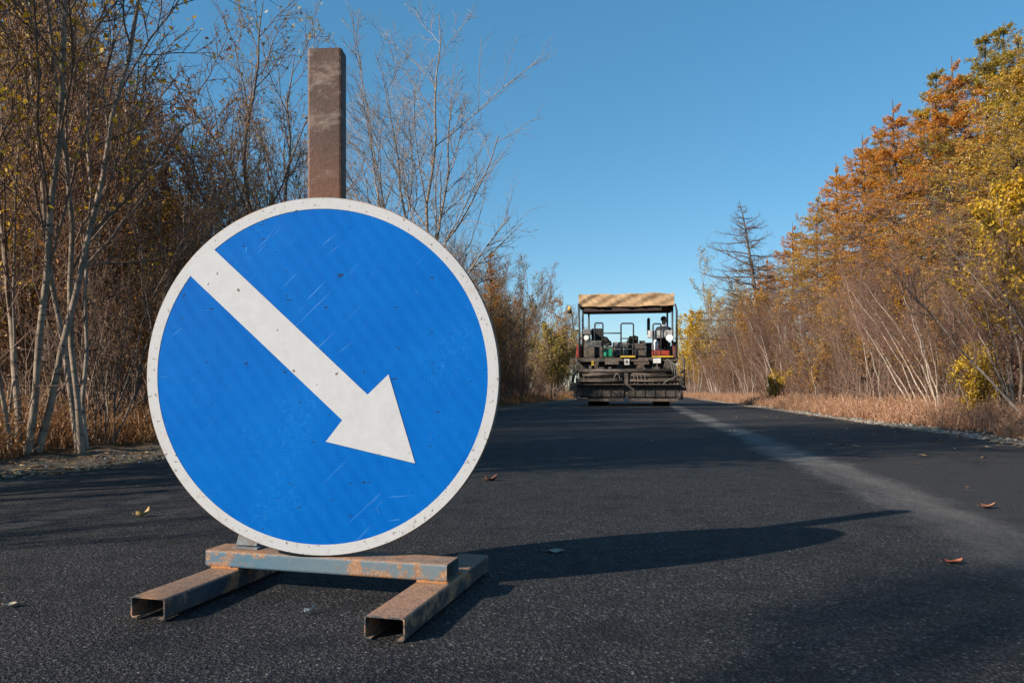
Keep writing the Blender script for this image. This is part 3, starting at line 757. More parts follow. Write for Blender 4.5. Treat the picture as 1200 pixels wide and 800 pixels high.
# guard rails (bent tube hoops)
def hoop(x0, x1, yt, yb, Y, r=.024):
    c = 2.0; P = [(x0, yb), (x0, yt + c)] + [(x0 + c * (1 - math.cos(t)), yt + c * (1 - math.sin(t))) for t in np.linspace(.3, 1.57, 4)] + [(x1 - c * (1 - math.cos(t)), yt + c * (1 - math.sin(t))) for t in np.linspace(1.57, .3, 4)] + [(x1, yt + c), (x1, yb)]
    return [q(x, y, Y) for x, y in P]
PB("guard_rail", MB().tube(hoop(697, 706.5, 378.3, 419, PY + .42), .026, 8), rail_m)
mb = MB().tube(hoop(727.7, 742.3, 378.8, 419, PY + .42), .026, 8); mb.tube([q(727.7, 396.5, PY + .42), q(742, 396.5, PY + .42)], .02, 6); PB("guard_rail", mb, rail_m)
PB("guard_rail", MB().tube([q(706.5, 390.3, PY + .42), q(727.7, 390.3, PY + .42)], .022, 8), rail_m)
mb = MB().tube(hoop(765.3, 774.5, 379.3, 419, PY + .42), .026, 8); PB("guard_rail", mb, rail_m)
mb = MB().tube([q(718, 409, PY + .44), q(757, 409, PY + .44)], .022, 8)
for x in (718, 731, 744, 757): mb.tube([q(x, 405, PY + .44), q(x, 419, PY + .44)], .02, 6)
PB("guard_rail", mb, rail_m)
# seats
for sx, lab in ((700, 0), (776, 1)):
    s = MB(); boxpx(s, sx - 7, 401, sx + 6, 405, PY + .95, .5, .05); seat = PB("seat", s, rubber)
    s = MB(); boxpx(s, sx - 7, 384.5 if not lab else 389, sx + 6, 400.5, PY + .80, .14, .05); s.build("backrest", rubber, seat, OFF)
    s = MB(); s.tube([q(sx, 405, PY + 1.2), q(sx, 419, PY + 1.2)], .08, 8); s.build("pedestal", rail_m, seat, OFF)
s = MB(); s.tube([q(706, 397, PY + .75), q(709, 398, PY + .75), q(714, 403.5, PY + .75)], [.10, .12, .09], 8); s.tube([q(713, 402, PY + .75), q(714, 405, PY + .75)], .11, 8); PB("control_lever_console", s, rubber)
s = MB(); boxpx(s, 682.5, 385.5, 692.5, 391.5, PY + .5, .3, .02); boxpx(s, 684, 392, 691, 400, PY + .55, .25, .02); PB("control_panel", s, grey)
s = MB(); s.tube([q(687, 395.5, PY + .42), q(687, 395.5, PY + .5)], .085, 14); PB("work_lamp", s, glassw)
s = MB(); boxpx(s, 759, 386.5, 788, 396, PY + .5, .10, .015); 
for x in (762, 770, 777): boxpx(s, x, 388, x + 4, 394, PY + .48, .02, 0)
cp = PB("control_panel", s, m_plain("panel_grey", (.42, .41, .39), .5, 0, .2, 12, (.16, .14, .12), .5))
s = MB(); boxpx(s, 760, 387.6, 765, 395, PY + .49, .012, 0); s.build("display", white, cp, OFF)
s = MB(); c = q(784.6, 395.6, PY + .30); s.tube([c + np.array([0, 0, 0]), c + np.array([0, .05, 0])], .118, 20); wl = PB("work_lamp", s, glassw)
s = MB(); s.tube([c + np.array([0, .012, 0]), c + np.array([0, .10, 0])], [.130, .07], 20); s.build("lamp_housing", rail_m, wl, OFF)
# beacon on its bent arm
s = MB(); s.tube([q(679, 387.5, PY + .45), q(673, 387.5, PY + .45), q(672, 386.5, PY + .45), q(670.3, 368, PY + .45), q(668, 366.5, PY + .45)], .017, 6); arm = PB("beacon_arm", s, rail_m)
s = MB(); s.tube([q(667.6, 367, PY + .45), q(667.6, 364, PY + .45)], .075, 12); s.build("beacon_base", rubber, arm, OFF)
s = MB(); s.tube([q(667.6, 364, PY + .45), q(667.6, 361, PY + .45), q(667.6, 358.6, PY + .45)], [.065, .062, .035], 12); s.build("beacon_lens", m_plain("beacon_amber", (.60, .33, .04), .25, 0, .1, 4), arm, OFF)
# red cabinets, yellow edges, small plates
s = MB(); boxpx(s, 675.5, 404, 681, 419, PY + .5, .5, .02); PB("side_cabinet", s, red)
s = MB(); boxpx(s, 764, 410.5, 784.5, 416.2, PY + .40, .4, .02); PB("tool_box", s, red)
s = MB(); boxpx(s, 788.5, 400, 793, 419, PY + .5, .5, .02); PB("side_cabinet", s, m_plain("paver_maroon", (.16, .035, .025), .6, 0, .3, 6, (.06, .04, .035), .5))
for x0, x1 in ((727, 744.5), (764, 788.5)):
    s = MB(); boxpx(s, x0, 416.6, x1, 418.6, PY + .37, .06, 0); PB("step_edge", s, yellow)
s = MB(); boxpx(s, 731.5, 420.5, 737.5, 427.3, PY + .40, .012, 0); pl = PB("warning_plate", s, white)
s = MB(); boxpx(s, 733.4, 422.2, 735.6, 424.8, PY + .392, .006, 0); boxpx(s, 732.8, 425.4, 736.2, 426.1, PY + .392, .006, 0); s.build("plate_mark", rail_m, pl, OFF)
s = MB(); boxpx(s, 765.5, 419.6, 774.5, 425.5, PY + .36, .05, .01); PB("junction_box", s, white)
for x0, y0, x1, y1, dd in ((709, 419.5, 725, 427, .30), (743, 424, 761, 427, .26), (748, 419, 760, 423.5, .33)):
    s = MB(); boxpx(s, x0, y0, x1, y1, PY + dd, .05, .008); PB("footplate", s, steel)
# screed across the back
s = MB()
a, b = q(677, 432.5, PY + .25), q(794, 437, PY + .25)
s.tube([q(677, 434.5, PY + .22), q(794, 434.5, PY + .22)], .075, 12); s.tube([q(679, 439.5, PY + .16), q(732, 439.5, PY + .16)], .05, 10); s.tube([q(738, 440, PY + .16), q(792, 440, PY + .16)], .05, 10)
boxpx(s, 679, 436.5, 793, 466, PY + .30, .45, .02)
scr = PB("screed", s, black)
for x0, x1 in ((674.5, 731.5), (736.5, 796)):
    s = MB(); boxpx(s, x0, 443, x1, 448.5, PY + .05, .22, .03); boxpx(s, x0, 450.6, x1, 465, PY - .05, .34, .02)
    for x in np.linspace(x0 + 6, x1 - 6, 5): boxpx(s, x, 451, x + 1.3, 464.5, PY - .08, .03, 0)
    for x in np.linspace(x0 + 3, x1 - 3, 9): c = q(x, 457, PY - .05); s.tube([c, c + np.array([0, -.02, 0])], .022, 6)
    s.build("screed_section", black, scr, OFF)
    s = MB(); c0 = q(x0, 449.8, PY - .25); c1 = q(x1, 449, PY - .25)
    s.span(np.array([c0[0], PY - .27, c0[2] - .03]), np.array([c1[0], PY + .08, c0[2]]), .006); s.build("walkway", steel, scr, OFF)
    s = MB(); s.span(np.array([c0[0] + .03, PY - .16, q(0, 468.3, PY)[2]]), np.array([c1[0] - .03, PY + .25, q(0, 465.4, PY)[2]])); s.build("screed_plate", steel, scr, OFF)
s = MB(); boxpx(s, 731.8, 437, 736.2, 466, PY + .0, .3, .01); s.build("crown_joint", black2, scr, OFF)
# end plates and side shift arms
s = MB(); boxpx(s, 667, 448.2, 677, 458, PY - .1, .7, .01); boxpx(s, 672, 458.2, 676, 466, PY - .05, .5, .01); s.tube([q(671, 448, PY), q(672, 441, PY), q(675, 434, PY)], .05, 8); PB("end_plate", s, black)
s = MB(); boxpx(s, 796.5, 440, 800, 462, PY - .05, .7, .01); s.tube([q(801.6, 418, PY), q(801.6, 452, PY)], .035, 8); s.tube([q(801.5, 452, PY), q(801.5, 457.5, PY)], .085, 8); s.tube([q(797.5, 460, PY - .05), q(797.5, 468, PY - .05)], .08, 8)
s.tube([q(796, 436, PY), q(801.6, 434, PY)], .05, 8); s.tube([q(796, 446, PY), q(801.6, 444, PY)], .04, 8); PB("end_plate", s, black)
# tow arms from the screed forward along the tractor sides
for x in (681, 791):
    s = MB(); a = q(x, 436, PY + .3); s.tube([a, a + np.array([0, 1.6, .35]), a + np.array([0, 3.3, .05])], .07, 8); PB("tow_arm", s, black2)
# hydraulic hoses
rg = np.random.default_rng(4)
def hose(p, r=.016):
    P = [Vector(a) for a in p]; out = []
    for t in np.linspace(0, 1, 14):
        w = [(1 - t) ** 3, 3 * t * (1 - t) ** 2, 3 * t * t * (1 - t), t ** 3]; out.append(sum((P[i] * w[i] for i in range(4)), Vector((0, 0, 0))))
    return MB().tube(out, r, 6)
hm = m_plain("hose", (.15, .135, .115), .7, 0, .3, 20)
for k in range(6):
    x = 778 + k * 1.6
    PB("hose", hose([q(x, 432 + k * .4, PY + .22), q(x + 2, 416 + k, PY + .02), q(x + 8, 417 + k, PY + .0), q(x + 9 + rg.uniform(-1, 1), 436 + k * 2, PY + .12)]), hm)
for k in range(4):
    x = 739 + k * 4.2
    PB("hose", hose([q(x, 444, PY + .1), q(x + 1, 434, PY - .05), q(x + 5, 436, PY - .05), q(x + 4, 448, PY + .02)], .013), hm)
PB("hose", hose([q(719, 447, PY + .0), q(720, 436, PY - .1), q(726, 434, PY - .1), q(727, 446, PY + .0)], .02), hm)
PB("hose", hose([q(778, 452, PY - .1), q(777, 447, PY - .1), q(781, 447, PY - .1), q(794, 440, PY + .05)], .018), hm)
for x in np.linspace(684, 728, 8): PB("lift_link", MB().tube([q(x, 441, PY + .2), q(x + rg.uniform(-2, 2), 446, PY + .1)], .03, 6), steel)
for x in np.linspace(742, 790, 9): PB("lift_link", MB().tube([q(x, 441, PY + .2), q(x + rg.uniform(-2, 2), 450, PY + .0)], .03, 6), steel)
for x, y in ((690, 428), (697, 424), (702, 430), (713, 430), (752, 431), (746, 428), (782, 428), (768, 430)):
    s = MB(); boxpx(s, x, y, x + rg.uniform(3, 6), y + rg.uniform(3, 6), PY + .28, .2, .01); PB("valve_block", s, steel)
for x0, x1, y in ((678, 730, 446.2), (738, 794, 446.0), (690, 728, 437.6), (742, 780, 437.8)):
    PB("cross_tube", MB().tube([q(x0, y, PY - .02), q((x0 + x1) / 2, y + .5, PY - .03), q(x1, y - .3, PY - .02)], .028, 8), steel)
s = MB(); boxpx(s, 693, 422.5, 696, 425, PY + .3, .05, .005); boxpx(s, 693, 426, 696, 428, PY + .3, .05, .005); PB("valve_tag", s, yellow)
s = MB(); boxpx(s, 686, 399, 705, 406.5, PY + .35, .06, .01); PB("console_cover", s, m_plain("console_dark", (.035, .038, .038), .5, 0, .3, 10, (.22, .21, .19), .35))
# loose things standing on the deck
def deck_thing(name, label, cat, mb, m):
    o = mb.build(name, m); tag(o, label, cat); return o
s = MB(); boxpx(s, 707.5, 408.5, 717.5, 417.8, PY + .55, .28, .03); c = q(710, 407.6, PY + .69); s.tube([c, c + np.array([0, 0, .05])], .04, 8); deck_thing("jerry_can", "green plastic canister on the paver deck beside the left seat", "canister", s, m_plain("can_green", (.01, .22, .12), .4, 0, .15, 6))
s = MB(); c = q(768, 410.6, PY + .62); s.tube([c, c + np.array([0, 0, .03]), c + np.array([0, 0, .28]), c + np.array([0, 0, .36]), c + np.array([0, 0, .44])], [.10, .115, .11, .05, .045], 14); deck_thing("water_bottle", "white plastic bottle standing by the red tool box on the paver", "bottle", s, m_plain("bottle_white", (.74, .75, .76), .35, 0, .08, 6))

# operator seated at the right hand controls
def person():
    hip = q(777.5, 402, PY + 1.1); B = Vector((hip[0], hip[1], hip[2] + .06))
    Vv, E, Rr = [], [], []
    def v(p, r, par=None):
        Vv.append(Vector(p)); Rr.append(r)
        if par is not None: E.append((par, len(Vv) - 1))
        return len(Vv) - 1
    pel = v((0, 0, .02), (.15, .12)); wa = v((0, .01, .20), (.135, .11), pel); ch = v((0, .03, .38), (.165, .12), wa); nk0 = v((0, .04, .53), (.075, .07), ch); nk = v((.01, .06, .60), (.055, .055), nk0)
    h1 = v((.02, .075, .68), (.078, .085), nk); h2 = v((.025, .075, .77), (.085, .095), h1); v((.02, .07, .83), (.055, .06), h2)
    v((.115, .11, .715), (.016, .016), h1)                                  # nose, turned to the right
    for sgn in (-1, 1):
        v((.02 - sgn * .045 , .075 + sgn * .085, .72), (.014, .02), h1)     # ears
    for sgn in (-1, 1):
        sh = v((sgn * .21, .04, .47), (.075, .075), ch); el = v((sgn * .26, .16, .22), (.046, .046), sh); wr = v((sgn * .20, .38, .26), (.030, .026), el); pa = v((sgn * .19, .45, .26), (.036, .018), wr)
        for k, (dx, ln) in enumerate(((-.030, .062), (-.010, .075), (.010, .080), (.028, .070))):
            k1 = v((sgn * .19 + dx, .49, .262), (.010, .010), pa); k2 = v((sgn * .19 + dx * 1.1, .49 + ln * .55, .245), (.009, .009), k1); v((sgn * .19 + dx * 1.1, .49 + ln * .8, .215), (.008, .008), k2)
        t1 = v((sgn * .19 - sgn * .045, .44, .25), (.011, .011), pa); v((sgn * .19 - sgn * .06, .475, .235), (.009, .009), t1)
        th = v((sgn * .10, .02, .0), (.095, .085), pel); kn = v((sgn * .13, .42, .02), (.062, .062), th); an = v((sgn * .13, .46, -.38), (.042, .045), kn); hl = v((sgn * .13, .47, -.44), (.045, .042), an); v((sgn * .14, .63, -.45), (.042, .03), hl)
    me = bpy.data.meshes.new("body_cage"); me.from_pydata([p[:] for p in Vv], E, []); ob = bpy.data.objects.new("body_cage", me); COL.objects.link(ob)
    ob.modifiers.new("skin", 'SKIN'); ss = ob.modifiers.new("sub", 'SUBSURF'); ss.levels = ss.render_levels = 2
    for i, d in enumerate(me.skin_vertices[0].data): d.radius = Rr[i]; d.use_root = (i == 0)
    dg = bpy.context.evaluated_depsgraph_get(); me2 = bpy.data.meshes.new_from_object(ob.evaluated_get(dg)); bpy.data.objects.remove(ob)
    me2.materials.clear()
    for m_ in (m_plain("skin", (.48, .27, .19), .55, 0, .1, 20), m_plain("jacket", (.022, .026, .038), .85, 0, .3, 12), m_plain("trousers", (.05, .05, .055), .9, 0, .25, 10), m_plain("collar", (.62, .60, .57), .8, 0, .1, 14), m_plain("boots", (.02, .018, .016), .7, 0, .3, 10)): me2.materials.append(m_)
    for f in me2.polygons:
        c = f.center; i = 1
        if c.z > .565: i = 0
        elif c.z > .53 and abs(c.x) < .11: i = 3
        elif c.z < -.40: i = 4
        elif c.z < .10 and c.y < .55 and not (abs(c.x) > .15 and c.z > .15): i = 2
        if c.y > .42 and c.z > .15: i = 0
        f.material_index = i; f.use_smooth = True
    o = link("person", me2); o.location = B; tag(o, "person in dark jacket seated under the canopy at the paver controls", "person")
    mb = MB(); bmesh.ops.create_uvsphere(mb.bm, u_segments=20, v_segments=14, radius=1)
    for vv in mb.bm.verts: vv.co = Vector((vv.co.x * .105 + .008, vv.co.y * .115 + .062, vv.co.z * .10 + .785))
    bmesh.ops.delete(mb.bm, geom=[vv for vv in mb.bm.verts if vv.co.z < .72 or (vv.co.x > .06 and vv.co.z < .79)], context='VERTS')
    mb.build("hair", m_plain("hair", (.018, .013, .010), .6, 0, .3, 40), o, smooth=True)
    mb = MB()
    for yy in (.075, .125):
        bmesh.ops.create_icosphere(mb.bm, subdivisions=1, radius=.011, matrix=Matrix.Translation((.105 if yy > .1 else .108, yy + .012, .745)))
    mb.build("eyes", m_plain("eye", (.04, .03, .025), .2), o)
person()

# ---------------------------------------------------------------- kinds of trees
PR = {}
PR['bare'] = [bare_tree(11, 7.4, 3, .030, name="bare_a", leafm='leaf_gold', leaf_keep=.20, l1=.27, ang=.6, up=.5, n1=14, spreadxy=.20, rmin=.004, curve=.03, wig0=.016),
              bare_tree(12, 8.2, 2, .034, lean=(.05, 0), name="bare_b", leafm='leaf_yellow', leaf_keep=.16, l1=.25, ang=.55, up=.5, n1=15, spreadxy=.14, rmin=.004, curve=.03, wig0=.016),
              bare_tree(13, 6.6, 4, .028, name="bare_c", spreadxy=.26, leafm='leaf_yellow', leaf_keep=.22, l1=.28, ang=.6, up=.45, rmin=.004, curve=.03, wig0=.016),
              bare_tree(14, 7.8, 1, .036, name="bare_d", spreadxy=.3, n1=20, leafm='leaf_yellow', leaf_keep=.18, l1=.24, ang=.6, up=.45, rmin=.004, curve=.03, wig0=.016)]
PR['thick'] = [bare_tree(21, 6.0, 4, .030, 'bark_dark', 'twig_brown', 'leaf_brown', .30, name="thick_a", n1=13, n3=5, rmin=.0045, leaf_size=.055), bare_tree(22, 5.4, 5, .026, 'bark_dark', 'twig_red', 'leaf_rust', .34, name="thick_b", n1=12, n3=5, rmin=.0045, leaf_size=.055)]
PR['birch'] = [bare_tree(31, 6.2, 3, .042, 'bark_white', 'twig_red', 'leaf_brown', .03, .10, (-.36, -.05), 14, 8, 6, .30, .6, name="birch_a", curve=.14, first=.38, l1=.32), bare_tree(32, 5.6, 3, .034, 'bark_white', 'twig_red', 'leaf_brown', .04, .16, (-.25, 0), 13, 8, 7, .30, .6, name="birch_b", first=.38, l1=.34), bare_tree(33, 6.8, 1, .040, 'bark_white', 'twig_red', 'leaf_brown', .02, .10, (-.22, -.04), 22, 8, 7, .28, .6, name="birch_c", first=.42, l1=.28)]
PR['birch'].append(bare_tree(34, 4.6, 1, .040, 'bark_white', 'twig_red', 'leaf_brown', .02, .10, (-.95, -.10), 18, 7, 6, .35, .6, name='birch_d', first=.35, l1=.26))
PR['brush'] = [shrub(41, 3.4, name="brush_a", n3=3, rmin=.0045, leafm='leaf_rust', keep=.30, size=.05), shrub(42, 2.7, 13, name="brush_b", keep=.5, n3=3, rmin=.0045, size=.05), shrub(43, 4.2, 10, 'twig_brown', name="brush_c", keep=.18, n1=10, n3=3, rmin=.0045, size=.05, spread=.6), shrub(44, 3.0, 8, 'twig_pale', name="brush_d", keep=.12, n3=3, rmin=.0045, leafm='leaf_gold', spread=.75)]
PR['yellow'] = [shrub(51, 2.0, 7, 'twig_red', 'leaf_yellow', .9, .05, "yellow_a", per=3, n1=7), bare_tree(52, 6.0, 3, .045, 'bark_grey', 'twig_red', 'leaf_yellow', 1.0, .25, name="yellow_b", leaf_size=.095)]
PR['yellow'].append(bare_tree(59, 3.4, 6, .03, 'bark_dark', 'twig_brown', 'leaf_mustard', .6, .45, name='yellow_c', leaf_size=.075, first=.1))
PR['gold'] = [bare_tree(53, 4.6, 4, .04, 'bark_dark', 'twig_brown', 'leaf_gold', .55, .28, name="gold_a", leaf_size=.065), shrub(54, 2.6, 9, 'twig_brown', 'leaf_gold', .6, .055, "gold_b", per=3)]
PR['olive'] = [bare_tree(55, 5.2, 3, .045, 'bark_dark', 'twig_brown', 'leaf_olive', .45, .28, name="olive_a", leaf_size=.06)]
PR['willow'] = [bare_tree(56, 6.8, 2, .05, 'bark_dark', 'twig_brown', 'leaf_pale', .16, .22, name="willow_a", leaf_size=.06, up=.5), bare_tree(58, 6.8, 3, .05, 'bark_grey', 'twig_pale', 'leaf_pale', .35, .2, name="willow_b", leaf_size=.08, up=.6)]
PR['feature'] = [bare_tree(57, 9.0, 5, .055, 'bark_grey', 'twig_pale', 'leaf_pale', .0, .24, name="feature_a", n1=16, n2=8, n3=5, up=.20, ang=.85, first=.15, l1=.54, rmin=.0045, curve=.10)]
PR['larch'] = [larch(61, 10.5, 'needle_gold', 1.1, name="larch_a", first=.30), larch(62, 9.6, 'needle_orange', 1.0, name="larch_b", bare_side=1.9, first=.30), larch(63, 10.0, 'needle_olive', 1.1, name="larch_c", first=.30), larch(64, 9.0, 'needle_gold', .6, 90, name="larch_d", bare_side=1.8), larch(66, 9.0, 'needle_orange', .6, 70, .16, name="larch_e")]
PR['dead_larch'] = [larch(65, 11.6, 'needle_orange',   .0, 84, .46, name="dead_larch_a", lean=(-.24, 0), first=.25)]

PH = {k: [max(v.co.z for v in p['branches'].vertices) for p in ps] for k, ps in PR.items()}
def skyline(x, y, prof):
    """how tall vegetation grows at (x, y): the roadside thins out and drops behind the sign and towards the paver"""
    p = np.array([x, y]); d = p @ _f[:2]
    if d < 2: return 99
    px = 600 + F * (p @ _r[:2]) / d
    return CAM_H + (HOR - np.interp(px, *zip(*prof))) / F * d
PROF = {'left': [(-900, -900), (-100, -330), (60, -120), (150, -25), (220, 5), (300, 45), (340, 110), (372, 190), (420, 245), (555, 262), (580, 330), (610, 392), (665, 415), (700, 425), (748, 432)],
        'lowleft': [(-900, -200), (0, 90), (200, 170), (330, 200), (420, 270), (560, 300), (650, 380), (748, 440)],
        'right': [(748, 432), (800, 424), (830, 402), (860, 372), (900, 332), (1000, 295), (1100, 268), (1200, 245), (2000, 60)],
        'larch': [(748, 400), (830, 345), (880, 320), (930, 272), (965, 215), (1000, 182), (1050, 132), (1100, 90), (1150, 55), (1200, 28), (1500, -160)]}
NPL = {}
def place(kind, var, x, y, rz, s, name, label, cat, group, parts=('trunk', 'branches', 'leaves'), prof=None):
    p = PR[kind][var % len(PR[kind])]
    if prof: s = min(s, skyline(x, y, PROF[prof]) * (RG.uniform(.93, 1.03) if prof == 'larch' else RG.uniform(.80, 1.04)) / PH[kind][var % len(PR[kind])])
    o = empty(name, (x, y, float(ground_z(x, y))), rz, s); tag(o, label, cat, group)
    for k in parts:
        if k in p: link(k, p[k], o)
    NPL[label] = NPL.get(label, 0) + 1
    return o
RG = np.random.default_rng(77)
def gap(x, y):                       # open lane through which the sun reaches the sign
    return -4.4 < .647 * x - .763 * y < -.4

# single trees the photo shows clearly
x, y = on_x(482, -5.2); place('feature', 0, x, y, 1.1, 1.0, "bare_tree", "tall leafless pale tree rising right behind the rusty sign post", "tree", None)
x, y = on_x(290, -6.3); place('willow', 0, x, y, .4, 1.0, "willow_tree", "slim tree with pale last leaves at its top left of the post", "tree", None)
x, y = on_x(104, -4.95); place('bare', 0, x, y, 2.2, .92, "bare_tree", "grey stemmed bare tree with slanting trunks nearest the left verge", "tree", None)
x, y = on_x(25, -5.3); place('bare', 2, x, y, .3, 1.05, "bare_tree", "many stemmed bare tree at the left edge of the photo", "tree", None)
x, y = on_x(602, -5.3); place('olive', 0, x, y, 2.0, 1.15, "leaning_tree", "dark leaning tree with thin olive leaves left of the paver", "tree", None)
x, y = on_x(646, -5.4); place('yellow', 2, x, y, 1.0, 1.35, "yellow_tree", "rounded yellow green tree low beside the paver canopy post", "tree", None)
x, y = on_x(574, -5.6); place('larch', 4, x, y, .0, .66, "larch_tree", "thin rusty larch just right of the sign edge", "tree", None)
x, y = on_x(912, 8.4); place('dead_larch', 0, x, y, .2, 1.04, "dead_larch", "nearly bare dark larch leaning above the thicket right of the paver", "tree", None)
x, y = on_x(848, 6.6); place('willow', 1, x, y, 1.3, 1.55, "pale_tree", "tall pale feathery tree beside the leaning dark larch", "tree", None)
x, y = on_x(817, 5.3); place('yellow', 1, x, y, 2.6, 1.45, "yellow_tree", "golden leaved tree in the clump between the paver and the dark larch", "tree", "golden trees beyond the paver")
for px, X, sc in ((806, 5.6, 1.4), (829, 6.6, 1.35), (838, 7.6, 1.25), (800, 7.5, 1.3)):
    x, y = on_x(px, X); place('yellow', 1, x, y, px * .7, sc, "yellow_tree", "golden leaved tree in the clump between the paver and the dark larch", "tree", "golden trees beyond the paver")
x, y = on_x(872, 6.0); place('gold', 0, x, y, .6, 1.25, "orange_tree", "orange leaved tree under the leaning dark larch", "tree", None)
x, y = on_x(1160, 5.5); place('yellow', 0, x, y, 2.6, .8, "yellow_shrub", "yellow leaved sapling among pale trunks near the right edge of the photo", "shrub", None)
x, y = on_x(905, 5.1); place('yellow', 0, x, y, .6, .85, "yellow_shrub", "small yellow leaved shrub at the right verge near the paver", "shrub", None)
x, y = on_x(1196, 5.6); place('yellow', 1, x, y, 2.0, .66, "yellow_tree", "yellow leaved young tree at the right edge of the photo", "tree", None)
x, y = on_x(1105, 5.3); place('birch', 1, x, y, .1, .8, "slender_birch", "slender pale birch slanting out of the right roadside thicket", "tree", "slender birches along the right verge", prof='right')
x, y = on_x(1222, 5.2); place('birch', 3, x, y, -.1, .50, "leaning_birch", "strongly slanting pale birch at the right edge of the photo", "tree", None)

# rows of trees along both sides
def in_frame(x, y): d = np.array([x, y]) @ _f[:2]; return d > 1 and 600 + F * (np.array([x, y]) @ _r[:2]) / d > -70
def scatter(n, side, x0, x1, y0, y1, pick, mind, avoid=(), respect_gap=True, power=1.0):
    pts, out, tries = list(avoid), [], 0
    while len(out) < n and tries < n * 60:
        tries += 1
        y = y0 + (y1 - y0) * RG.random() ** power; x = side * (x0 + (x1 - x0) * RG.random())
        if not in_frame(x, y): continue
        if all((x - a) ** 2 + (y - b) ** 2 > mind ** 2 for a, b in pts):
            pts.append((x, y)); out.append((x, y))
    for x, y in out: pick(x, y)
def U(a, b): return RG.uniform(a, b)
LB = "slender grey stemmed tree with last yellow leaves along the left verge"
LT = "dark twiggy tree with rusty leaves crowding the left roadside thicket"
scatter(56, -1, 5.0, 8.0, 5, 34, lambda x, y: place('bare', int(U(0, 4)), x, y, U(0, 6.28), U(.75, 1.0), "slender_tree", LB, "tree", "slender grey trees left of the road", prof='left'), .85)
scatter(14, -1, 5.8, 9.0, 5, 40, lambda x, y: place('thick', 1, x, y, U(0, 6.28), U(.7, 1.1), "twiggy_tree", LT, "tree", "dark twiggy trees left of the road", prof='left'), .9)
scatter(24, -1, 5.4, 9.5, 30, 105, lambda x, y: place('thick', int(U(0, 2)), x, y, U(0, 6.28), U(.85, 1.25), "twiggy_tree", "brown twiggy tree of the far left roadside beyond the sign", "tree", "far twiggy trees left of the road", prof='left'), 1.3)
scatter(44, -1, 6.0, 11.0, 5, 45, lambda x, y: place('gold', int(U(0, 2)), x, y, U(0, 6.28), U(.8, 1.2), "golden_tree", "orange leaved low tree glowing behind the left trunks", "tree", "orange leaved trees behind the left thicket", prof='lowleft'), 1.0)
scatter(30, -1, 5.2, 9.0, 5, 50, lambda x, y: place('brush', int(U(0, 3)), x, y, U(0, 6.28), U(.5, .85), "brown_bush", "reddish brown twiggy bush among the left roadside trunks", "shrub", "bushes along the left verge", prof='lowleft'), .8)
for px, X, v, s in ((28, -9.6, 3, .95), (85, -10.2, 3, .85), (140, -10.8, 3, .75), (60, -13.5, 0, .9), (-40, -11.0, 3, .9), (200, -13.5, 3, .72), (110, -14, 0, .9)):
    x, y = on_x(px, X); place('larch', v, x, y, U(0, 6), s, "larch_tree", "golden larch standing behind the bare trees on the left", "tree", "golden larches behind the left thicket")
for px, X, k, sc in ((650, -7.0, 'gold', 1.2), (657, -6.2, 'thick', 1.2), (663, -6.6, 'gold', 1.1), (668, -7.4, 'thick', 1.3), (672, -6.0, 'gold', 1.2), (678, -6.4, 'thick', 1.2), (612, -7.4, 'thick', 1.3), (586, -6.6, 'thick', 1.1), (628, -7.6, 'gold', 1.5)):
    x, y = on_x(px, X); place(k, 0, x, y, px * .3, sc, "autumn_tree", "brown orange tree in the clump close left of the paver", "tree", "trees left of the paver")
for px, X, sc in ((850, 6.4, 1.2), (880, 7.0, 1.2), (910, 6.8, 1.1), (935, 7.4, 1.1), (955, 6.4, .95), (980, 7.2, 1.1), (1010, 6.6, .9), (1050, 7.0, 1.0), (1085, 6.9, .85), (1140, 7.3, .95)):
    x, y = on_x(px, X); place('gold', px % 2, x, y, px * .3, sc, "golden_tree", "orange leaved young tree in the right thicket below the larches", "tree", "orange trees in the right thicket", prof='right')
# right side
for px, X, v in ((1290, 9.0, 2), (1228, 9.0, 0), (1192, 8.4, 3), (1160, 9.4, 2), (1118, 8.6, 1), (1078, 9.6, 0), (1048, 8.6, 1), (1180, 12.0, 2), (1100, 12.5, 2), (1012, 9.4, 1), (1030, 13.0, 2), (982, 10.6, 1), (958, 9.0, 3), (930, 11.0, 1), (900, 12.0, 1), (865, 11.0, 0), (1255, 7.8, 0)):
    x, y = on_x(px, X); place('larch', v, x, y, U(-.5, .5), 1.5, "larch_tree", "orange gold larch in the tall row behind the right thicket", "tree", "larches behind the right thicket", prof='larch')
scatter(40, 1, 5.2, 7.6, 8.5, 60, lambda x, y: place('birch', int(U(0, 3)), x, y, U(-1.7, 1.7), U(.35, 1.05), "slender_birch", "slender pale birch slanting out of the right roadside thicket", "tree", "slender birches along the right verge", prof='right'), .9, power=1.3)
scatter(60, 1, 6.1, 10.5, 8, 65, lambda x, y: place('brush', int(U(0, 4)), x, y, U(0, 6.28), U(.7, 1.25), "brown_bush", "reddish brown twiggy bush filling the right roadside thicket", "shrub", "bushes along the right verge", prof='right'), .8, power=1.3)
scatter(22, 1, 6.0, 9.0, 10, 60, lambda x, y: place('bare', int(U(0, 4)), x, y, U(0, 6.28), U(.5, .8), "slender_tree", "upright thin grey tree among the slanting birches on the right", "tree", "slender grey trees right of the road", prof='right'), 1.0, power=1.3)
scatter(26, 1, 6.6, 11.0, 9, 70, lambda x, y: place('thick', 1, x, y, U(0, 6.28), U(.6, 1.0), "twiggy_tree", "brown twiggy tree behind the pale birches on the right", "tree", "twiggy trees right of the road", prof='right'), 1.0, power=1.2)
scatter(26, 1, 5.5, 11, 62, 130, lambda x, y: place('gold' if U(0, 1) < .5 else 'thick', 0, x, y, U(0, 6.28), U(1.0, 1.6), "autumn_tree", "small distant tree of the right roadside beyond the paver", "tree", "far trees right of the road", prof='right'), 1.6)
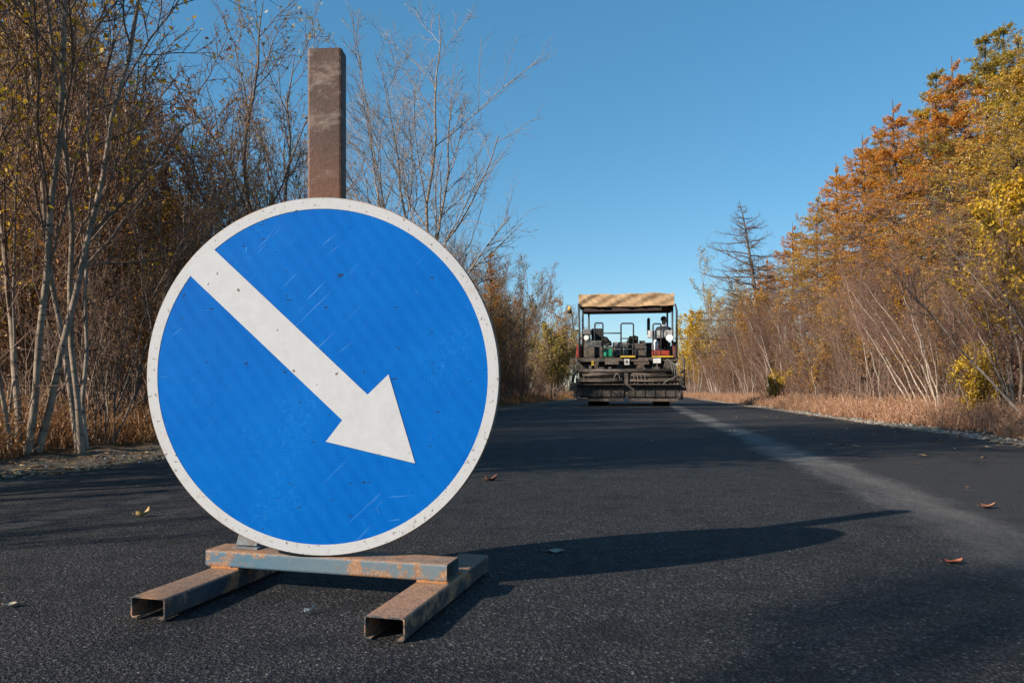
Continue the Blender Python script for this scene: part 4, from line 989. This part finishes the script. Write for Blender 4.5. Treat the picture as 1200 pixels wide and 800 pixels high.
scatter(18, 1, -9, 9, 128, 175, lambda x, y: place('thick' if U(0, 1) < .6 else 'gold', 0, x, y, U(0, 6.28), 1.6, "autumn_tree", "tiny brown tree where the road ends behind the paver", "tree", "trees at the far end of the road", prof='right'), 1.8)
# trees beside and behind the camera that shade the road
for x, y, k, v, rz, sc in ((-5.4, 1.5, 'thick', 1, .3, 1.45), (-6.6, 1.5, 'thick', 0, 2.3, 1.6), (-5.7, 3.0, 'thick', 0, .9, 1.5), (-5.6, 2.6, 'thick', 0, 1.0, 1.1), (-6.6, 2.4, 'bare', 1, 2.0, .9), (-5.4, 3.7, 'thick', 1, 2.2, .8), (-8.0, -7.3, 'thick', 0, .4, 1.25), (-9.6, -7.9, 'thick', 1, 1.4, 1.4), (-7.2, -6.4, 'bare', 0, 2.1, 1.0), (-6.4, -6.2, 'thick', 1, .2, 1.1)):
    if k == 'brush': place(k, v, x, y, rz, sc, "brown_bush", "reddish brown twiggy bush among the left roadside trunks", "shrub", "bushes along the left verge")
    else: place(k, v, x, y, rz, sc, "slender_tree", LB, "tree", "slender grey trees left of the road")
for x, y, v in ((-4.9, .4, 0), (-5.1, 1.9, 1), (-5.0, 3.2, 0), (-5.3, -.6, 1)):
    place('brush', v, x, y, 1.3 * x + y, .72, "brown_bush", "reddish brown twiggy bush among the left roadside trunks", "shrub", "bushes along the left verge")

# ---------------------------------------------------------------- undergrowth, grass, stones
def undergrowth(name, side, x0, x1, y0, y1, n, m, label, hmax, seed):
    rng = np.random.default_rng(seed)
    y = y0 + (y1 - y0) * rng.random(n) ** 1.4; x = side * (x0 + (x1 - x0) * rng.random(n))
    K = 4; P = np.zeros((n, K, 3)); P[:, 0] = np.stack([x, y, ground_z(x, y)], 1)
    d = rng.normal(0, .35, (n, 3)); d[:, 2] = 1; d = nrm(d); Ln = hmax * rng.uniform(.25, 1, n)
    for j in range(1, K):
        d = nrm(d + rng.normal(0, .18, (n, 3))); P[:, j] = P[:, j - 1] + d * (Ln / (K - 1))[:, None]
    R0 = np.repeat(np.array([[.007, .006, .0045, .003]]), n, 0)
    P2, R2 = grow(rng, P, R0, 5, .2, .98, .4, .25, .7, .2, 3, .15, .7, .003)
    V, Q, t = tube_part(rng, [(P, R0, 3), (P2, R2, 3)])
    o = link(name, np_mesh(name, V, Q, m, t)); tag(o, label, "undergrowth", None, 'stuff'); return o
undergrowth("undergrowth", -1, 5.4, 22, 4, 130, 9000, M['twig_brown'], "tangle of dead brown stems under the left trees", 1.5, 91)
undergrowth("undergrowth", 1, 5.6, 20, 7, 140, 11000, M['twig_red'], "tangle of reddish dead stems under the right trees", 2.4, 92)

def grass(name, n, pos, hfn, m, label, seed, w=.004):
    rng = np.random.default_rng(seed); x, y = pos(rng, n); n = len(x)
    z = ground_z(x, y); h = hfn(rng, x, y)
    a = rng.uniform(0, 6.28, n); ln = rng.uniform(.1, .75, n)
    d = np.stack([np.cos(a) * ln, np.sin(a) * ln, np.ones(n)], 1); d = nrm(d)
    b = rng.uniform(0, 6.28, n); wv = np.stack([np.cos(b), np.sin(b), np.zeros(n)], 1) * (w * rng.uniform(.6, 1.6, n))[:, None]
    p0 = np.stack([x, y, z - .02], 1); p1 = p0 + d * (h * .55)[:, None]; d2 = d.copy(); d2[:, :2] *= 1.8; d2[:, 2] -= .12; p2 = p1 + nrm(d2) * (h * .45)[:, None]
    V = np.stack([p0 - wv, p0 + wv, p1 + wv * .8, p1 - wv * .8, p2 + wv * .25, p2 - wv * .25], 1).reshape(-1, 3)
    i = np.arange(n)[:, None] * 6
    Q = np.concatenate([i + np.array([[0, 1, 2, 3]]), i + np.array([[3, 2, 4, 5]])], 1).reshape(-1, 4)
    tone = np.repeat(np.clip(rng.normal(.5, .22, n), 0, 1), 2)
    # seed heads: small loose leaflets up the stalk
    sel = rng.random(n) < .55; k = np.where(sel)[0]; k = np.repeat(k, 3); f = rng.uniform(.4, 1.0, len(k))[:, None]
    c = p1[k] * (1 - f) + p2[k] * f + rng.normal(0, .012, (len(k), 3)); dd = nrm(rng.normal(size=(len(k), 3)) + np.array([0, 0, .4])); ww = nrm(np.cross(dd, rng.normal(size=(len(k), 3))))
    s = rng.uniform(.015, .04, len(k))[:, None]
    V2 = np.stack([c, c + dd * s * .5 + ww * s * .25, c + dd * s, c + dd * s * .5 - ww * s * .25], 1).reshape(-1, 3)
    V, Q, t = join([(V, Q, tone), (V2, np.arange(len(k) * 4).reshape(-1, 4), np.clip(rng.normal(.55, .25, len(k)), 0, 1))])
    o = link(name, np_mesh(name, V, Q, m, t, smooth=False)); tag(o, label, "grass", None, 'stuff'); return o
def clump(x, y): return .5 + .5 * np.sin(x * 2.1 + 1.7 * np.sin(y * .9)) * np.sin(y * 1.6 + x)
def pos_r(rng, n):
    y = 7 + 75 * rng.random(n) ** 1.7; x = 4.32 + np.abs(rng.normal(0, .95, n)) + .15 * np.sin(y * 1.3) + .1 * np.sin(y * 3.1); k = rng.random(n) < .35 + .65 * clump(x, y); return x[k], y[k]
grass("dry_grass", 60000, pos_r, lambda rng, x, y: rng.uniform(.12, .60, len(x)) * np.clip(.45 + (x - 4.1) * .6, .3, 1.0), M['grass_dry'], "tall dry reddish grass along the right verge", 101)
def pos_l(rng, n):
    y = 4.5 + 75 * rng.random(n) ** 1.7; x = -(5.0 + np.abs(rng.normal(0, .9, n)) - .25 * np.sin(y * .7) - .1 * np.sin(y * 2.7)); k = rng.random(n) < .15 + .85 * clump(x, y); return x[k], y[k]
grass("dry_grass", 42000, pos_l, lambda rng, x, y: rng.uniform(.12, .65, len(x)) * np.clip(.3 + (-x - 4.8) * .7, .25, 1.0), M['grass_rust'], "rusty dry grass along the left verge", 102)

def stones(name, n, pos, smin, smax, label, seed, pale=0):
    rng = np.random.default_rng(seed); x, y = pos(rng, n); n = len(x)
    bm = bmesh.new(); bmesh.ops.create_cube(bm, size=1); bmesh.ops.subdivide_edges(bm, edges=bm.edges[:], cuts=1, use_grid_fill=True)
    bv = np.array([v.co[:] for v in bm.verts]); bv = nrm(bv) * .5 * .8 + bv * .2; bq = np.array([[v.index for v in f.verts] for f in bm.faces]); bm.free()
    s = smin + (smax - smin) * rng.random(n) ** 4
    sc = rng.uniform(.6, 1.2, (n, 1, 3)) * s[:, None, None]; sc[:, :, 2] *= .7
    a = rng.uniform(0, 6.28, n); V = bv[None] * sc * (1 + rng.normal(0, .10, (n, len(bv), 1)))
    c, si = np.cos(a)[:, None], np.sin(a)[:, None]
    V = np.stack([V[..., 0] * c - V[..., 1] * si, V[..., 0] * si + V[..., 1] * c, V[..., 2]], -1)
    V += np.stack([x, y, ground_z(x, y) + s * .15], 1)[:, None]
    Q = bq[None] + (np.arange(n) * len(bv))[:, None, None]
    o = link(name, np_mesh(name, V, Q, M['stone'], np.repeat(np.clip(rng.random(n) + pale, 0, 1), len(bq)), smooth=False)); tag(o, label, "gravel", None, 'stuff')
stones("gravel", 3000, lambda rng, n: ((lambda y: (-(3.66 + np.abs(rng.normal(0, .55, n))), y))(4 + 30 * rng.random(n) ** 1.8)),     .006, .042, "gravel and small stones on the left shoulder", 111)
stones("gravel", 9000, lambda rng, n: ((lambda y: (3.70 + np.abs(rng.normal(0, .32, n)), y))(6 + 45 * rng.random(n) ** 1.7)), .012, .06, "pale gravel strip on the right shoulder", 112, .35)

def litter(name, n, pos, label, seed):
    rng = np.random.default_rng(seed); x, y = pos(rng, n); n = len(x)
    on = (x > XL + .05) & (x < XR - .05); z = np.where(on, -.018 * (x / 3.7) ** 2 + .006, ground_z(x, y) + .02)
    a = rng.uniform(0, 6.28, n); s = rng.uniform(.018, .05, n); c, si = np.cos(a), np.sin(a); w = s * rng.uniform(.25, .45, n)
    def pt(u, v, h): return np.stack([x + c * u - si * v, y + si * u + c * v, z + h], 1)
    k = rng.uniform(-.3, .5, n) * s
    V = np.stack([pt(-s, 0 * s, k * .6), pt(-.2 * s, -w, np.abs(k) * .6), pt(s, 0 * s, k), pt(-.2 * s, w, np.abs(k) * .5 + .003)], 1).reshape(-1, 3)
    tag(link(name, np_mesh(name, V, np.arange(n * 4).reshape(-1, 4), M['leaf_litter'], rng.random(n), smooth=False)), label, "leaves", None, 'stuff')
M['leaf_litter'] = m_leaf("leaf_litter", [(0, (.12, .055, .028)), (.5, (.32, .17, .07)), (1, (.55, .42, .24))], .1, 0)
litter("leaf_litter", 2600, lambda rng, n: ((lambda y: (-(3.45 + np.abs(rng.normal(0, .75, n))), y))(4 + 36 * rng.random(n) ** 1.7)), "dead leaves scattered on the left shoulder", 121)
litter("leaf_litter", 2200, lambda rng, n: ((lambda y: (3.45 + np.abs(rng.normal(0, .45, n)), y))(6 + 45 * rng.random(n) ** 1.7)), "dead leaves scattered on the right shoulder", 122)
litter("leaf_litter", 150, lambda rng, n: ((lambda y: (1.3 + 2.2 * rng.random(n) ** .7, y))(4 + 30 * rng.random(n) ** 1.5)), "small leaf scraps on the right lane", 123)
# fallen leaves lying on the road
def fallen(px, py, size, col, rz, curl, label, seed, broad=.62):
    rng = np.random.default_rng(seed); p = at_z(px, py, .0); nU, nV = 15, 9; V = []
    for i in range(nU):
        u = i / (nU - 1); w = broad * .5 * math.sin(math.pi * u ** .8) ** .8 * (1 + .12 * (i % 2)) + .004
        for j in range(nV):
            v = j / (nV - 1) * 2 - 1; xx = (u - .5); yy = v * w
            V.append((xx, yy, curl * (abs(v) ** 1.5 * .30 + (u - .4) ** 2 * .9) * (1 + .3 * math.sin(5 * u + seed) * v) + .02 * math.sin(9 * u + 4 * v + seed)))
    k = nV; Q = [(i * k + j, i * k + j + 1, (i + 1) * k + j + 1, (i + 1) * k + j) for i in range(nU - 1) for j in range(nV - 1)]
    V = np.array(V); V[:, 2] -= V[:, 2].min()
    m, nt, b = mat("leaf_fallen"); n1 = noise(nt, 9, coords(nt), 6, .7); L(nt, mix(nt, n1, tuple(c * .5 for c in col), tuple(min(1, c * 1.4) for c in col)), b.inputs['Base Color']); b.inputs['Roughness'].default_value = .6
    o = link("fallen_leaf", np_mesh("fallen_leaf", V, np.array(Q), m)); o.location = (p[0], p[1], -.018 * (p[0] / 3.7) ** 2 + .001); o.rotation_euler = (0, 0, rz); o.scale = (size,) * 3
    tag(o, label, "leaf", "fallen leaves on the asphalt")
    mb = MB(); mb.tube([(-.5, 0, V[4, 2]), (-.62, .02, V[4, 2] + .03), (-.78, .01, V[4, 2] + .10)], .012, 5); mb.build("stalk", m, o)
fallen(1158, 594, .066, (.30, .13, .07), .3, .55, "curled tan leaf lying on the grey right lane", 1)
fallen(1117, 659, .052, (.30, .075, .035), .1, .35, "flat reddish brown leaf in the right foreground of the road", 2)
fallen(167, 603, .050, (.50, .34, .13), .4, 1.0, "crumpled yellow leaf on dark asphalt left of the sign", 3)
fallen(575, 563, .075, (.10, .045, .03), -.2, .8, "dark brown leaf just right of the sign rim", 4)
fallen(652, 646, .060, (.30, .25, .17), .2, .15, "pale flat leaf lying inside the shadow of the sign", 5)
fallen(15, 708, .032, (.42, .35, .25), .3, .4, "small straw coloured leaf on the asphalt left of the base rails", 6)
fallen(362, 718, .026, (.65, .62, .55), 1.0, 1.1, "tiny white curled leaf between the two base rails", 7, .3)
fallen(858, 504, .075, (.40, .34, .20), .1, .2, "pale leaf on the dusty stripe in the middle distance", 8)
fallen(762, 517, .06, (.45, .42, .36), .1, .3, "whitish leaf in the tree shade well before the paver", 9)
print("PLACED", NPL)
